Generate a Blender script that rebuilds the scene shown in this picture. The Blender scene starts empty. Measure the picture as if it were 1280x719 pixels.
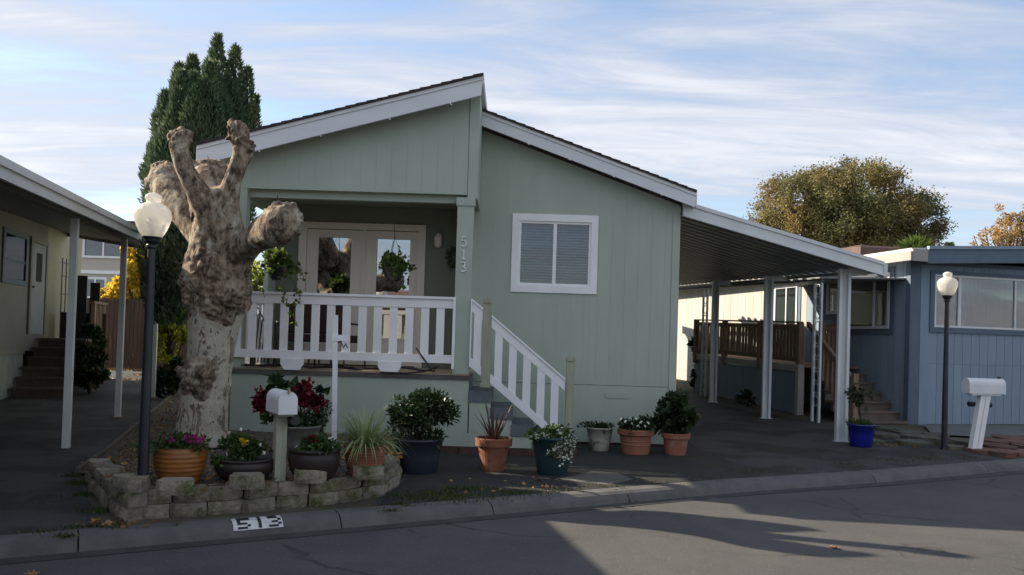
import bpy, bmesh, math, random
import numpy as np
from mathutils import Vector, Matrix, noise as mnoise

R = math.radians
random.seed(7)
scene = bpy.context.scene
col = scene.collection

# ------------------------------------------------------------------ camera
PITCH, ROLL, CAM_Z, FOC = R(1.0), R(1.75), 1.55, 1000.0
cam_data = bpy.data.cameras.new("camera")
cam_data.sensor_width = 36.0
cam_data.lens = 36.0 * FOC / 1280.0
cam_data.shift_y = (410.0 - 359.5) / 1280.0
cam_data.clip_end = 3000.0
cam_data.clip_start = 0.05
cam = bpy.data.objects.new("camera", cam_data)
cam.location = (0, 0, CAM_Z)
cam.matrix_world = Matrix.Translation((0, 0, CAM_Z)) @ Matrix.Rotation(R(90) + PITCH, 4, 'X') @ Matrix.Rotation(ROLL, 4, 'Z')
col.objects.link(cam)
scene.camera = cam

# ------------------------------------------------------------------ light, sky, exposure
SUN_AZ = math.atan2(-0.945, 0.327)          # from +Y towards +X
SUN_EL = R(28.8)
world = bpy.data.worlds.new("World")
scene.world = world
world.use_nodes = True
nt = world.node_tree
nt.nodes.clear()
out = nt.nodes.new('ShaderNodeOutputWorld')
bg = nt.nodes.new('ShaderNodeBackground')
bg.inputs['Strength'].default_value = 0.10
sky = nt.nodes.new('ShaderNodeTexSky')
sky.sky_type = 'NISHITA'
sky.sun_disc = False
sky.sun_elevation = SUN_EL
sky.sun_rotation = SUN_AZ
sky.air_density = 1.0
sky.dust_density = 0.6
sky.ozone_density = 1.6
geo = nt.nodes.new('ShaderNodeTexCoord')
sep = nt.nodes.new('ShaderNodeSeparateXYZ')
nt.links.new(geo.outputs['Generated'], sep.inputs[0])


def wmath(op, a, b=None, clamp=False):
    n = nt.nodes.new('ShaderNodeMath')
    n.operation = op
    n.use_clamp = clamp
    for i, v in enumerate((a, b)):
        if v is None:
            continue
        if isinstance(v, (int, float)):
            n.inputs[i].default_value = v
        else:
            nt.links.new(v, n.inputs[i])
    return n.outputs[0]


zz = wmath('ADD', wmath('MAXIMUM', sep.outputs['Z'], 0.0), 0.10)
cx = wmath('DIVIDE', sep.outputs['X'], zz)
cy = wmath('DIVIDE', sep.outputs['Y'], zz)
comb = nt.nodes.new('ShaderNodeCombineXYZ')
nt.links.new(cx, comb.inputs[0])
nt.links.new(cy, comb.inputs[1])


def cloud_noise(scale, rot, sx, sy, detail, rough, dist, loc=(0, 0, 0)):
    mp = nt.nodes.new('ShaderNodeMapping')
    mp.inputs['Rotation'].default_value = (0, 0, R(rot))
    mp.inputs['Scale'].default_value = (sx, sy, 1)
    mp.inputs['Location'].default_value = loc
    nt.links.new(comb.outputs[0], mp.inputs[0])
    n = nt.nodes.new('ShaderNodeTexNoise')
    n.inputs['Scale'].default_value = scale
    n.inputs['Detail'].default_value = detail
    n.inputs['Roughness'].default_value = rough
    n.inputs['Distortion'].default_value = dist
    nt.links.new(mp.outputs[0], n.inputs['Vector'])
    return n.outputs['Fac']


def wramp(fac, p0, p1):
    n = nt.nodes.new('ShaderNodeMapRange')
    n.interpolation_type = 'SMOOTHSTEP'
    n.inputs['From Min'].default_value = p0
    n.inputs['From Max'].default_value = p1
    nt.links.new(fac, n.inputs['Value'])
    return n.outputs[0]


broad = cloud_noise(0.62, -16, 0.7, 1.25, 4, 0.55, 0.8, (3.4, 0.7, 0))
streak = cloud_noise(1.25, -24, 0.62, 1.9, 10, 0.60, 1.3, (0.4, 2.9, 0))
fine = cloud_noise(3.6, -30, 0.55, 2.0, 10, 0.66, 1.2, (1.0, 5.0, 0))
mixv = wmath('ADD', wmath('ADD', wmath('MULTIPLY', broad, 0.66), wmath('MULTIPLY', streak, 0.40)), wmath('MULTIPLY', fine, 0.14))
mask = wramp(mixv, 0.44, 0.66)
thick = wramp(mixv, 0.54, 0.80)
ccol = nt.nodes.new('ShaderNodeMix')
ccol.data_type = 'RGBA'
ccol.inputs[6].default_value = (2.9, 3.15, 3.75, 1)
ccol.inputs[7].default_value = (4.7, 4.7, 4.85, 1)
nt.links.new(thick, ccol.inputs[0])
mixc = nt.nodes.new('ShaderNodeMix')
mixc.data_type = 'RGBA'
nt.links.new(wmath('ADD', wmath('MULTIPLY', mask, 0.80), 0.14), mixc.inputs[0])
nt.links.new(sky.outputs[0], mixc.inputs[6])
nt.links.new(ccol.outputs[2], mixc.inputs[7])
nt.links.new(mixc.outputs[2], bg.inputs['Color'])
nt.links.new(bg.outputs[0], out.inputs['Surface'])

sun_data = bpy.data.lights.new("sun", 'SUN')
sun_data.energy = 5.0
sun_data.angle = R(0.53)
sun_data.color = (1.0, 0.86, 0.67)
sun = bpy.data.objects.new("sun", sun_data)
sdir = Vector((math.sin(SUN_AZ) * math.cos(SUN_EL), math.cos(SUN_AZ) * math.cos(SUN_EL), math.sin(SUN_EL)))
sun.rotation_euler = (-sdir).to_track_quat('-Z', 'Y').to_euler()
sun.location = sdir * 60
col.objects.link(sun)

vs = scene.view_settings
vs.view_transform = 'Standard'
vs.look = 'None'
vs.gamma = 1.0
vs.use_curve_mapping = False
vs.exposure = 1.12
scene.cycles.max_bounces = 8

# ------------------------------------------------------------------ survey helpers: where a line of sight meets the ground or a plane
_f = Vector((0, math.cos(PITCH), math.sin(PITCH)))
_u0 = Vector((0, -math.sin(PITCH), math.cos(PITCH)))
_r0 = Vector((1, 0, 0))
_r = _r0 * math.cos(ROLL) + _u0 * math.sin(ROLL)
_u = -_r0 * math.sin(ROLL) + _u0 * math.cos(ROLL)


def ray(px, py):
    return _f + _r * ((px - 640) / FOC) + _u * ((410 - py) / FOC)


def at(px, py, Y):
    d = ray(px, py)
    return Vector((0, 0, CAM_Z)) + d * (Y / d.y)


def gz(y):
    return 0.035 * min(max(y - 10.2, 0), 30)


def gp(px, py, h=0.0):
    d = ray(px, py)
    z = h
    for _ in range(30):
        t = (z - CAM_Z) / d.z
        z = h + gz(d.y * t)
    return Vector((d.x * t, d.y * t, z))


# ------------------------------------------------------------------ materials
def mat(name, c1, c2=None, scale=6.0, rough=0.8, bump=0.0, bscale=40.0, rand=0.0, metal=0.0, spec=0.5, detail=6, lo=0.35, hi=0.65,
        c3=None, s3=1.5, lo3=0.55, hi3=0.7, stretch=None, coat=0.0, island=0.0, trans=0.0, speck=None, crack=0.0):
    m = bpy.data.materials.new(name)
    m.use_nodes = True
    t = m.node_tree
    N, L = t.nodes.new, t.links.new
    b = t.nodes['Principled BSDF']
    b.inputs['Roughness'].default_value = rough
    b.inputs['Metallic'].default_value = metal
    b.inputs['Specular IOR Level'].default_value = spec
    b.inputs['Coat Weight'].default_value = coat
    tc = N('ShaderNodeTexCoord')
    vec = tc.outputs['Object']
    oi = N('ShaderNodeObjectInfo')
    ad = N('ShaderNodeVectorMath')
    ad.operation = 'ADD'
    L(vec, ad.inputs[0])
    if rand > 0:
        sc = N('ShaderNodeMath')
        sc.operation = 'MULTIPLY'
        sc.inputs[1].default_value = 37.0
        L(oi.outputs['Random'], sc.inputs[0])
        L(sc.outputs[0], ad.inputs[1])
    vec = ad.outputs[0]
    if stretch:
        mp = N('ShaderNodeMapping')
        mp.inputs['Scale'].default_value = stretch
        L(vec, mp.inputs[0])
        vec = mp.outputs[0]

    def nz(s, d=detail, ro=0.6):
        n = N('ShaderNodeTexNoise')
        n.inputs['Scale'].default_value = s
        n.inputs['Detail'].default_value = d
        n.inputs['Roughness'].default_value = ro
        L(vec, n.inputs['Vector'])
        return n.outputs['Fac']

    def rng(f, a, bb):
        n = N('ShaderNodeMapRange')
        n.inputs['From Min'].default_value = a
        n.inputs['From Max'].default_value = bb
        L(f, n.inputs['Value'])
        return n.outputs[0]

    def mx(fac, a, bb):
        n = N('ShaderNodeMix')
        n.data_type = 'RGBA'
        for i, v in ((0, fac), (6, a), (7, bb)):
            if isinstance(v, tuple):
                n.inputs[i].default_value = v if len(v) == 4 else (*v, 1)
            elif isinstance(v, float):
                n.inputs[i].default_value = v
            else:
                L(v, n.inputs[i])
        return n.outputs[2]

    c2 = c2 or tuple(x * 0.85 for x in c1)
    c = mx(rng(nz(scale), lo, hi), c1, c2)
    if c3:
        c = mx(rng(nz(s3, 5), lo3, hi3), c, c3)
    if speck:
        c = mx(rng(nz(speck[0], 2, 0.5), speck[1], speck[1] + 0.06), c, speck[2])
    if crack:
        wn = N('ShaderNodeTexNoise')
        wn.inputs['Scale'].default_value = 1.3
        wn.inputs['Detail'].default_value = 5
        L(vec, wn.inputs['Vector'])
        va = N('ShaderNodeVectorMath')
        va.operation = 'MULTIPLY_ADD'
        va.inputs[1].default_value = (0.9, 0.9, 0.0)
        L(wn.outputs['Color'], va.inputs[0])
        L(vec, va.inputs[2])
        vo = N('ShaderNodeTexVoronoi')
        vo.feature = 'DISTANCE_TO_EDGE'
        vo.inputs['Scale'].default_value = crack
        L(va.outputs[0], vo.inputs['Vector'])
        gate = rng(nz(0.9, 3), 0.46, 0.56)
        mm = N('ShaderNodeMath')
        mm.operation = 'MULTIPLY'
        L(rng(vo.outputs['Distance'], 0.011, 0.004), mm.inputs[0])
        L(gate, mm.inputs[1])
        c = mx(mm.outputs[0], c, (0.032, 0.031, 0.03))
    if rand > 0 or island > 0:
        hs = N('ShaderNodeHueSaturation')
        src = oi.outputs['Random']
        amt = rand
        if island > 0:
            g = N('ShaderNodeNewGeometry')
            src = g.outputs['Random Per Island']
            amt = island
        n = N('ShaderNodeMapRange')
        n.inputs['To Min'].default_value = 1 - amt
        n.inputs['To Max'].default_value = 1 + amt
        L(src, n.inputs['Value'])
        L(n.outputs[0], hs.inputs['Value'])
        L(c, hs.inputs['Color'])
        c = hs.outputs[0]
    L(c, b.inputs['Base Color'])
    if bump > 0:
        bp = N('ShaderNodeBump')
        bp.inputs['Strength'].default_value = bump
        bp.inputs['Distance'].default_value = 0.02
        L(nz(bscale, 4), bp.inputs['Height'])
        L(bp.outputs[0], b.inputs['Normal'])
    if trans > 0:
        o = t.nodes['Material Output']
        tr = N('ShaderNodeBsdfTranslucent')
        L(c, tr.inputs['Color'])
        ms = N('ShaderNodeMixShader')
        ms.inputs[0].default_value = trans
        L(b.outputs[0], ms.inputs[1])
        L(tr.outputs[0], ms.inputs[2])
        L(ms.outputs[0], o.inputs['Surface'])
    return m


def leafmat(name, a, b, trans=0.3, island=0.35, rough=0.55, scale=1.2):
    return mat(name, a, b, scale=scale, rough=rough, island=island, trans=trans, spec=0.3, detail=3)


def glass_mat(name, tint=(0.02, 0.022, 0.025), refl=0.35, rough=0.02, see=0.75):
    """window glass: mirror-like layer over a partly see-through pane"""
    m = bpy.data.materials.new(name)
    m.use_nodes = True
    t = m.node_tree
    N, L = t.nodes.new, t.links.new
    o = t.nodes['Material Output']
    t.nodes.remove(t.nodes['Principled BSDF'])
    gl = N('ShaderNodeBsdfGlossy')
    gl.inputs['Roughness'].default_value = rough
    gl.inputs['Color'].default_value = (0.95, 0.97, 1, 1)
    tr = N('ShaderNodeBsdfTransparent')
    tr.inputs['Color'].default_value = (see, see, see, 1)
    tc = N('ShaderNodeTexCoord')
    nz = N('ShaderNodeTexNoise')
    nz.inputs['Scale'].default_value = 1.6
    L(tc.outputs['Object'], nz.inputs['Vector'])
    bp = N('ShaderNodeBump')
    bp.inputs['Strength'].default_value = 0.02
    bp.inputs['Distance'].default_value = 0.05
    L(nz.outputs['Fac'], bp.inputs['Height'])
    L(bp.outputs[0], gl.inputs['Normal'])
    ms = N('ShaderNodeMixShader')
    ms.inputs[0].default_value = refl
    L(tr.outputs[0], ms.inputs[1])
    L(gl.outputs[0], ms.inputs[2])
    L(ms.outputs[0], o.inputs['Surface'])
    return m


M = {}
M['sage'] = mat('sage_siding', (0.390, 0.452, 0.388), (0.360, 0.420, 0.358), scale=1.5, rough=0.75, bump=0.12, bscale=60, stretch=(1, 1, 0.25), c3=(0.348, 0.402, 0.342), s3=2.2, lo3=0.52, hi3=0.8)
M['sage_trim'] = mat('sage_trim', (0.375, 0.432, 0.370), (0.345, 0.400, 0.342), scale=3, rough=0.7, bump=0.08)
M['sage_pale'] = mat('weathered_sage_post', (0.36, 0.37, 0.28), (0.27, 0.29, 0.22), scale=6, rough=0.85, bump=0.2, stretch=(4, 4, 0.5))
M['white'] = mat('white_paint', (0.84, 0.85, 0.87), (0.76, 0.77, 0.80), scale=3, rough=0.55, bump=0.06, bscale=30, rand=0.03)
M['fascia'] = mat('white_fascia_paint', (0.68, 0.70, 0.73), (0.59, 0.61, 0.645), scale=1.6, rough=0.6, bump=0.08, stretch=(0.3, 1, 2))
M['trim_beige'] = mat('beige_door_paint', (0.60, 0.565, 0.51), (0.55, 0.52, 0.47), scale=2, rough=0.55)
M['shingle'] = mat('dark_shingle', (0.022, 0.020, 0.022), (0.04, 0.036, 0.036), scale=30, rough=0.95, bump=0.5, rand=0.15)
M['deck_edge'] = mat('deck_board_grey', (0.12, 0.115, 0.11), (0.08, 0.075, 0.07), scale=8, rough=0.85, bump=0.2, stretch=(0.4, 4, 1))
M['deck_board'] = mat('deck_floor_board', (0.34, 0.28, 0.20), (0.25, 0.20, 0.15), scale=6, rough=0.8, stretch=(0.5, 5, 1), rand=0.1)
M['step_grey'] = mat('grey_blue_step_paint', (0.13, 0.15, 0.165), (0.10, 0.115, 0.13), scale=10, rough=0.8, bump=0.15)
M['base_block'] = mat('rust_red_base_block', (0.10, 0.05, 0.04), (0.06, 0.035, 0.03), scale=12, rough=0.95, bump=0.4, rand=0.2)
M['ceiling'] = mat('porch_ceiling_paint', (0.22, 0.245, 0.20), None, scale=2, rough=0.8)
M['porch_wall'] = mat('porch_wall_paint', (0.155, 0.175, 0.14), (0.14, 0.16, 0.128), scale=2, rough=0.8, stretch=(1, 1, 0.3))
M['glass_dark'] = glass_mat('door_glass', refl=0.36, see=0.6)
M['glass'] = glass_mat('window_glass', refl=0.08, see=0.8)
M['glass_blue'] = glass_mat('neighbour_glass', refl=0.10, see=0.8)
M['glass_dim'] = glass_mat('shaded_glass', refl=0.05, see=0.7)
M['dark_room'] = mat('dark_interior', (0.03, 0.028, 0.026), (0.02, 0.02, 0.02), rough=0.95)
M['blind'] = mat('white_blind_slat', (0.24, 0.255, 0.265), None, rough=0.5, rand=0.04)
M['curtain'] = mat('pale_curtain', (0.17, 0.165, 0.14), (0.11, 0.105, 0.09), scale=7, rough=0.9, stretch=(6, 6, 0.2))
M['black_metal'] = mat('black_metal', (0.012, 0.012, 0.014), (0.02, 0.02, 0.022), scale=20, rough=0.45)
M['lamp_post'] = mat('blue_black_post_paint', (0.010, 0.012, 0.018), (0.017, 0.020, 0.028), scale=8, rough=0.4, bump=0.1, bscale=25)
M['carport_metal'] = mat('white_carport_metal', (0.62, 0.65, 0.66), (0.54, 0.57, 0.59), scale=2.5, rough=0.45, bump=0.05, bscale=12, rand=0.03)
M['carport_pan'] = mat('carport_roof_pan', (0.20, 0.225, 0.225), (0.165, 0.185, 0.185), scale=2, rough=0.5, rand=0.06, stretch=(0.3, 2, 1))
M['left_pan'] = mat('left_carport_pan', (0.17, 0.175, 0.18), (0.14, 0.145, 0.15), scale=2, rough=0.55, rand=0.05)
M['blue_siding'] = mat('blue_grey_siding', (0.222, 0.290, 0.368), (0.196, 0.262, 0.338), scale=2, rough=0.75, bump=0.15, bscale=50, rand=0.05, stretch=(2, 2, 0.3))
M['blue_trim'] = mat('slate_blue_trim', (0.095, 0.135, 0.19), (0.08, 0.115, 0.165), scale=4, rough=0.65)
M['grey_and_sunlit_siding'] = mat('pale_grey_and_sunlit_siding', (0.42, 0.415, 0.39), (0.37, 0.365, 0.345), scale=2, rough=0.75, rand=0.05, stretch=(2, 2, 0.3))  # grey deck trim; also the sunlit tone painted on the neighbour's side wall
M['roof_metal'] = mat('pale_metal_roof', (0.55, 0.56, 0.55), (0.45, 0.45, 0.44), scale=3, rough=0.6)
M['old_wood'] = mat('weathered_brown_wood', (0.30, 0.205, 0.135), (0.17, 0.11, 0.075), scale=5, rough=0.85, bump=0.25, rand=0.22, stretch=(5, 5, 0.6))
M['step_wood'] = mat('weathered_step_wood', (0.16, 0.125, 0.105), (0.10, 0.08, 0.07), scale=5, rough=0.9, bump=0.2, rand=0.12, stretch=(0.6, 5, 5))
M['fence_wood'] = mat('brown_fence_wood', (0.075, 0.045, 0.032), (0.045, 0.028, 0.021), scale=4, rough=0.9, rand=0.25, stretch=(4, 4, 0.4))
M['old_steps'] = mat('dim_brown_steps', (0.115, 0.095, 0.078), (0.085, 0.07, 0.058), scale=6, rough=0.9, rand=0.1)
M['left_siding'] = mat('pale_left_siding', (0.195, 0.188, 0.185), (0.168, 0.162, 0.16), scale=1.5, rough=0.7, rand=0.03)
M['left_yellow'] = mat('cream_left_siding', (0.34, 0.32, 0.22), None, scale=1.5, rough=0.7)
M['skirting'] = mat('white_skirting', (0.27, 0.285, 0.31), (0.22, 0.235, 0.26), scale=3, rough=0.7, rand=0.06)
M['terracotta'] = mat('terracotta', (0.235, 0.085, 0.045), (0.18, 0.066, 0.038), scale=7, rough=0.75, bump=0.15, c3=(0.27, 0.15, 0.10), s3=4)
M['terracotta_pink'] = mat('pale_terracotta', (0.285, 0.118, 0.072), (0.225, 0.09, 0.056), scale=6, rough=0.8, bump=0.12, c3=(0.30, 0.19, 0.14), s3=5)
M['barrel'] = mat('glazed_ochre_pot', (0.30, 0.115, 0.022), (0.20, 0.07, 0.02), scale=3, rough=0.4, bump=0.1, stretch=(1, 1, 5), c3=(0.14, 0.05, 0.02), s3=3)
M['brown_pot'] = mat('dark_brown_pot', (0.028, 0.019, 0.016), (0.018, 0.013, 0.011), scale=6, rough=0.55, bump=0.1)
M['navy_pot'] = mat('dark_navy_plastic_pot', (0.018, 0.026, 0.040), (0.024, 0.034, 0.05), scale=4, rough=0.5, bump=0.05)
M['teal_pot'] = mat('dark_teal_plastic_pot', (0.018, 0.050, 0.060), (0.014, 0.04, 0.05), scale=4, rough=0.45, bump=0.05)
M['cobalt_pot'] = mat('glazed_cobalt_pot', (0.008, 0.014, 0.22), (0.006, 0.010, 0.15), scale=4, rough=0.22, coat=0.5)
M['white_pot'] = mat('stained_white_pot', (0.40, 0.40, 0.34), (0.33, 0.33, 0.28), scale=4, rough=0.85, bump=0.25, c3=(0.10, 0.10, 0.075), s3=7, lo3=0.5, hi3=0.62)
M['grey_pot'] = mat('weathered_grey_pot', (0.16, 0.155, 0.135), (0.11, 0.105, 0.095), scale=6, rough=0.9, bump=0.3)
M['soil'] = mat('dark_potting_soil', (0.03, 0.022, 0.016), (0.05, 0.038, 0.03), scale=30, rough=1, bump=0.6)
M['block'] = mat('mossy_concrete_block', (0.27, 0.24, 0.185), (0.18, 0.16, 0.12), scale=16, rough=0.95, bump=0.8, bscale=38, rand=0.18,
                 c3=(0.075, 0.085, 0.03), s3=5, lo3=0.5, hi3=0.66, speck=(70, 0.62, (0.30, 0.28, 0.23)))
M['road'] = mat('worn_road_asphalt', (0.080, 0.077, 0.075), (0.060, 0.059, 0.060), scale=1.2, rough=0.88, bump=0.55, bscale=140, c3=(0.052, 0.051, 0.051), s3=0.7, lo3=0.5, hi3=0.68,
                speck=(60, 0.64, (0.13, 0.127, 0.122)), crack=0.5)
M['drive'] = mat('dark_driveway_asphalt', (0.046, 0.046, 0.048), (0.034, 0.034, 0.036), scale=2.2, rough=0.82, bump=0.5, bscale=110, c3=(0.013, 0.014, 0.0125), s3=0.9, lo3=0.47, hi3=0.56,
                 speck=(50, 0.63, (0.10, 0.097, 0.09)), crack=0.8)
M['ground'] = mat('trodden_earth', (0.10, 0.085, 0.06), (0.06, 0.06, 0.035), scale=1.5, rough=1, bump=0.6, bscale=30)
M['bed'] = mat('leafy_bed_soil', (0.085, 0.070, 0.050), (0.035, 0.030, 0.024), scale=14, rough=1, bump=1.0, bscale=55, c3=(0.05, 0.06, 0.022), s3=2.0, speck=(55, 0.55, (0.22, 0.20, 0.16)))
M['kerb'] = mat('kerb_concrete', (0.115, 0.113, 0.110), (0.082, 0.081, 0.080), scale=5, rough=0.9, bump=0.4, bscale=90, c3=(0.065, 0.065, 0.063), s3=1.5, rand=0.06)
M['gutter'] = mat('stained_gutter_concrete', (0.045, 0.044, 0.044), (0.028, 0.028, 0.028), scale=5, rough=0.8, bump=0.4, bscale=60)
M['curb_white'] = mat('worn_white_road_paint', (0.62, 0.62, 0.62), (0.5, 0.5, 0.5), scale=12, rough=0.8, c3=(0.25, 0.25, 0.25), s3=9, lo3=0.58, hi3=0.68)
M['curb_black'] = mat('black_road_paint', (0.015, 0.015, 0.016), None, rough=0.8)
M['flag_red'] = mat('red_flagstone', (0.17, 0.085, 0.065), (0.11, 0.06, 0.05), scale=5, rough=0.95, bump=0.5, rand=0.25)
M['flag_grey'] = mat('mossy_grey_flagstone', (0.12, 0.115, 0.095), (0.07, 0.07, 0.05), scale=6, rough=0.95, bump=0.5, rand=0.2)
M['patio'] = mat('grey_patio_slab', (0.14, 0.15, 0.155), (0.11, 0.115, 0.12), scale=3, rough=0.9)
M['eave_beige'] = mat('beige_eave_paint', (0.33, 0.33, 0.31), None, scale=3, rough=0.7)
M['tarp'] = mat('brown_tarp', (0.085, 0.045, 0.035), (0.055, 0.03, 0.025), scale=4, rough=0.7, bump=0.3, bscale=8)
M['grey_tarp'] = mat('pale_grey_tarp', (0.5, 0.52, 0.55), (0.38, 0.40, 0.43), scale=4, rough=0.6, bump=0.3, bscale=8)
M['apartment'] = mat('apartment_stucco', (0.50, 0.47, 0.42), (0.45, 0.42, 0.38), scale=1, rough=0.9)
M['terra_roof'] = mat('red_tile_roof', (0.13, 0.085, 0.075), (0.10, 0.07, 0.06), scale=4, rough=0.9)
M['red_cushion'] = mat('dark_red_cushion', (0.024, 0.007, 0.008), (0.018, 0.005, 0.006), scale=10, rough=0.9)
M['mailbox'] = mat('white_mailbox_metal', (0.70, 0.71, 0.74), (0.62, 0.63, 0.66), scale=5, rough=0.4, rand=0.02)
M['brass'] = mat('aged_metal', (0.35, 0.3, 0.22), None, rough=0.4, metal=0.8)

# street-lamp globe: seeded, slightly dirty glass shell
gm = bpy.data.materials.new('seeded_globe_glass')
gm.use_nodes = True
_b = gm.node_tree.nodes['Principled BSDF']
_b.inputs['Base Color'].default_value = (0.80, 0.79, 0.75, 1)
_b.inputs['Roughness'].default_value = 0.3
_b.inputs['Transmission Weight'].default_value = 0.35
_b.inputs['IOR'].default_value = 1.3
_tl = gm.node_tree.nodes.new('ShaderNodeBsdfTranslucent')
_tl.inputs['Color'].default_value = (0.85, 0.82, 0.76, 1)
_ms = gm.node_tree.nodes.new('ShaderNodeMixShader')
_ms.inputs[0].default_value = 0.4
gm.node_tree.links.new(_b.outputs[0], _ms.inputs[1])
gm.node_tree.links.new(_tl.outputs[0], _ms.inputs[2])
gm.node_tree.links.new(_ms.outputs[0], gm.node_tree.nodes['Material Output'].inputs['Surface'])
_n = gm.node_tree.nodes.new('ShaderNodeTexVoronoi')
_n.inputs['Scale'].default_value = 34
_c = gm.node_tree.nodes.new('ShaderNodeTexCoord')
gm.node_tree.links.new(_c.outputs['Object'], _n.inputs['Vector'])
_p = gm.node_tree.nodes.new('ShaderNodeBump')
_p.inputs['Strength'].default_value = 0.5
_p.inputs['Distance'].default_value = 0.01
gm.node_tree.links.new(_n.outputs['Distance'], _p.inputs['Height'])
gm.node_tree.links.new(_p.outputs[0], _b.inputs['Normal'])
M['globe'] = gm

# leaves
M['cypress'] = leafmat('cypress_spray', (0.075, 0.125, 0.068), (0.125, 0.165, 0.085), trans=0.28, island=0.45, scale=1.8)
M['cypress_core'] = mat('cypress_dark_core', (0.010, 0.016, 0.009), None, rough=1)
M['olive_leaf'] = leafmat('olive_brown_leaf', (0.25, 0.19, 0.070), (0.125, 0.135, 0.058), trans=0.45, island=0.45, scale=0.5)
M['gold_leaf'] = leafmat('golden_leaf', (0.72, 0.50, 0.05), (0.55, 0.42, 0.06), trans=0.55, island=0.3, scale=0.7)
M['autumn_leaf'] = leafmat('pale_autumn_leaf', (0.46, 0.29, 0.12), (0.34, 0.25, 0.12), trans=0.4, island=0.4)
M['lime_leaf'] = leafmat('lime_leaf', (0.38, 0.40, 0.05), (0.16, 0.22, 0.035), trans=0.5, island=0.4)
M['dark_leaf'] = leafmat('dark_glossy_leaf', (0.022, 0.045, 0.016), (0.035, 0.06, 0.022), trans=0.15, island=0.4, rough=0.4)
M['mid_leaf'] = leafmat('mid_green_leaf', (0.045, 0.085, 0.022), (0.065, 0.115, 0.03), trans=0.25, island=0.4)
M['ivy_leaf'] = leafmat('trailing_ivy_leaf', (0.055, 0.11, 0.022), (0.11, 0.16, 0.03), trans=0.4, island=0.5)
M['stripe_leaf'] = leafmat('variegated_blade', (0.30, 0.34, 0.17), (0.20, 0.26, 0.10), trans=0.2, island=0.35)
M['red_blade'] = leafmat('bronze_red_blade', (0.15, 0.05, 0.045), (0.09, 0.045, 0.035), trans=0.2, island=0.35)
M['grass'] = leafmat('short_grass', (0.045, 0.075, 0.016), (0.07, 0.085, 0.022), trans=0.2, island=0.4)
M['petal_white'] = leafmat('white_petal', (0.82, 0.82, 0.76), (0.72, 0.74, 0.62), trans=0.2, island=0.12)
M['petal_pink'] = leafmat('magenta_petal', (0.36, 0.025, 0.16), (0.26, 0.02, 0.12), trans=0.25, island=0.3)
M['petal_red'] = leafmat('crimson_petal', (0.16, 0.010, 0.020), (0.09, 0.008, 0.014), trans=0.2, island=0.35)
M['petal_yellow'] = leafmat('yellow_petal', (0.60, 0.33, 0.01), (0.55, 0.4, 0.02), trans=0.2, island=0.15)
M['petal_violet'] = leafmat('violet_petal', (0.03, 0.02, 0.16), (0.02, 0.015, 0.09), trans=0.2, island=0.3)
M['dry_leaf'] = leafmat('dry_fallen_leaf', (0.30, 0.18, 0.075), (0.17, 0.10, 0.045), trans=0.1, island=0.5)
M['stem'] = mat('brown_stem', (0.07, 0.05, 0.03), (0.05, 0.035, 0.02), rough=0.9)
M['twig'] = mat('grey_twig', (0.10, 0.08, 0.06), None, rough=0.9)

# plane-tree bark: cream, grey and brown flakes; burls are brown and rough (the vertex attribute 'burl' marks them)
bk = bpy.data.materials.new('plane_tree_bark')
bk.use_nodes = True
_t = bk.node_tree
_N, _L = _t.nodes.new, _t.links.new
_b = _t.nodes['Principled BSDF']
_b.inputs['Roughness'].default_value = 0.9
_b.inputs['Specular IOR Level'].default_value = 0.25
_tc = _N('ShaderNodeTexCoord')
_mp = _N('ShaderNodeMapping')
_mp.inputs['Scale'].default_value = (1, 1, 0.6)
_L(_tc.outputs['Object'], _mp.inputs[0])


def _nz(s, d, r, dist=0.0):
    n = _N('ShaderNodeTexNoise')
    n.inputs['Scale'].default_value = s
    n.inputs['Detail'].default_value = d
    n.inputs['Roughness'].default_value = r
    n.inputs['Distortion'].default_value = dist
    _L(_mp.outputs[0], n.inputs['Vector'])
    return n.outputs['Fac']


def _rg(f, a, b, c=0.0, d=1.0):
    n = _N('ShaderNodeMapRange')
    n.inputs['From Min'].default_value = a
    n.inputs['From Max'].default_value = b
    n.inputs['To Min'].default_value = c
    n.inputs['To Max'].default_value = d
    _L(f, n.inputs['Value'])
    return n.outputs[0]


def _mx(f, a, b):
    n = _N('ShaderNodeMix')
    n.data_type = 'RGBA'
    for i, v in ((0, f), (6, a), (7, b)):
        if isinstance(v, tuple):
            n.inputs[i].default_value = (*v, 1)
        else:
            _L(v, n.inputs[i])
    return n.outputs[2]


_flake = _rg(_nz(5.5, 7, 0.62, 0.8), 0.555, 0.58)
_pale = _mx(_rg(_nz(14, 4, 0.6), 0.35, 0.65), (0.64, 0.60, 0.48), (0.54, 0.51, 0.41))
_grey = _mx(_rg(_nz(9, 6, 0.7), 0.35, 0.65), (0.33, 0.29, 0.24), (0.22, 0.19, 0.16))
_smooth = _mx(_flake, _pale, _grey)
_spots = _mx(_rg(_nz(20, 3, 0.5), 0.62, 0.66), _smooth, (0.22, 0.16, 0.11))
_burl = _mx(_rg(_nz(13, 9, 0.72), 0.40, 0.62), (0.075, 0.050, 0.036), (0.46, 0.36, 0.265))
_burl = _mx(_rg(_nz(4.5, 5, 0.6, 0.6), 0.52, 0.66), _burl, (0.56, 0.49, 0.39))
_at = _N('ShaderNodeAttribute')
_at.attribute_name = 'burl'
_sum = _N('ShaderNodeMath')
_sum.operation = 'ADD'
_L(_at.outputs['Fac'], _sum.inputs[0])
_L(_rg(_nz(6, 7, 0.65), 0.3, 0.7, -0.22, 0.42), _sum.inputs[1])
_L(_mx(_rg(_sum.outputs[0], 0.42, 0.58), _spots, _burl), _b.inputs['Base Color'])
_bp = _N('ShaderNodeBump')
_bp.inputs['Strength'].default_value = 1.0
_bp.inputs['Distance'].default_value = 0.05
_L(_nz(28, 9, 0.75), _bp.inputs['Height'])
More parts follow.
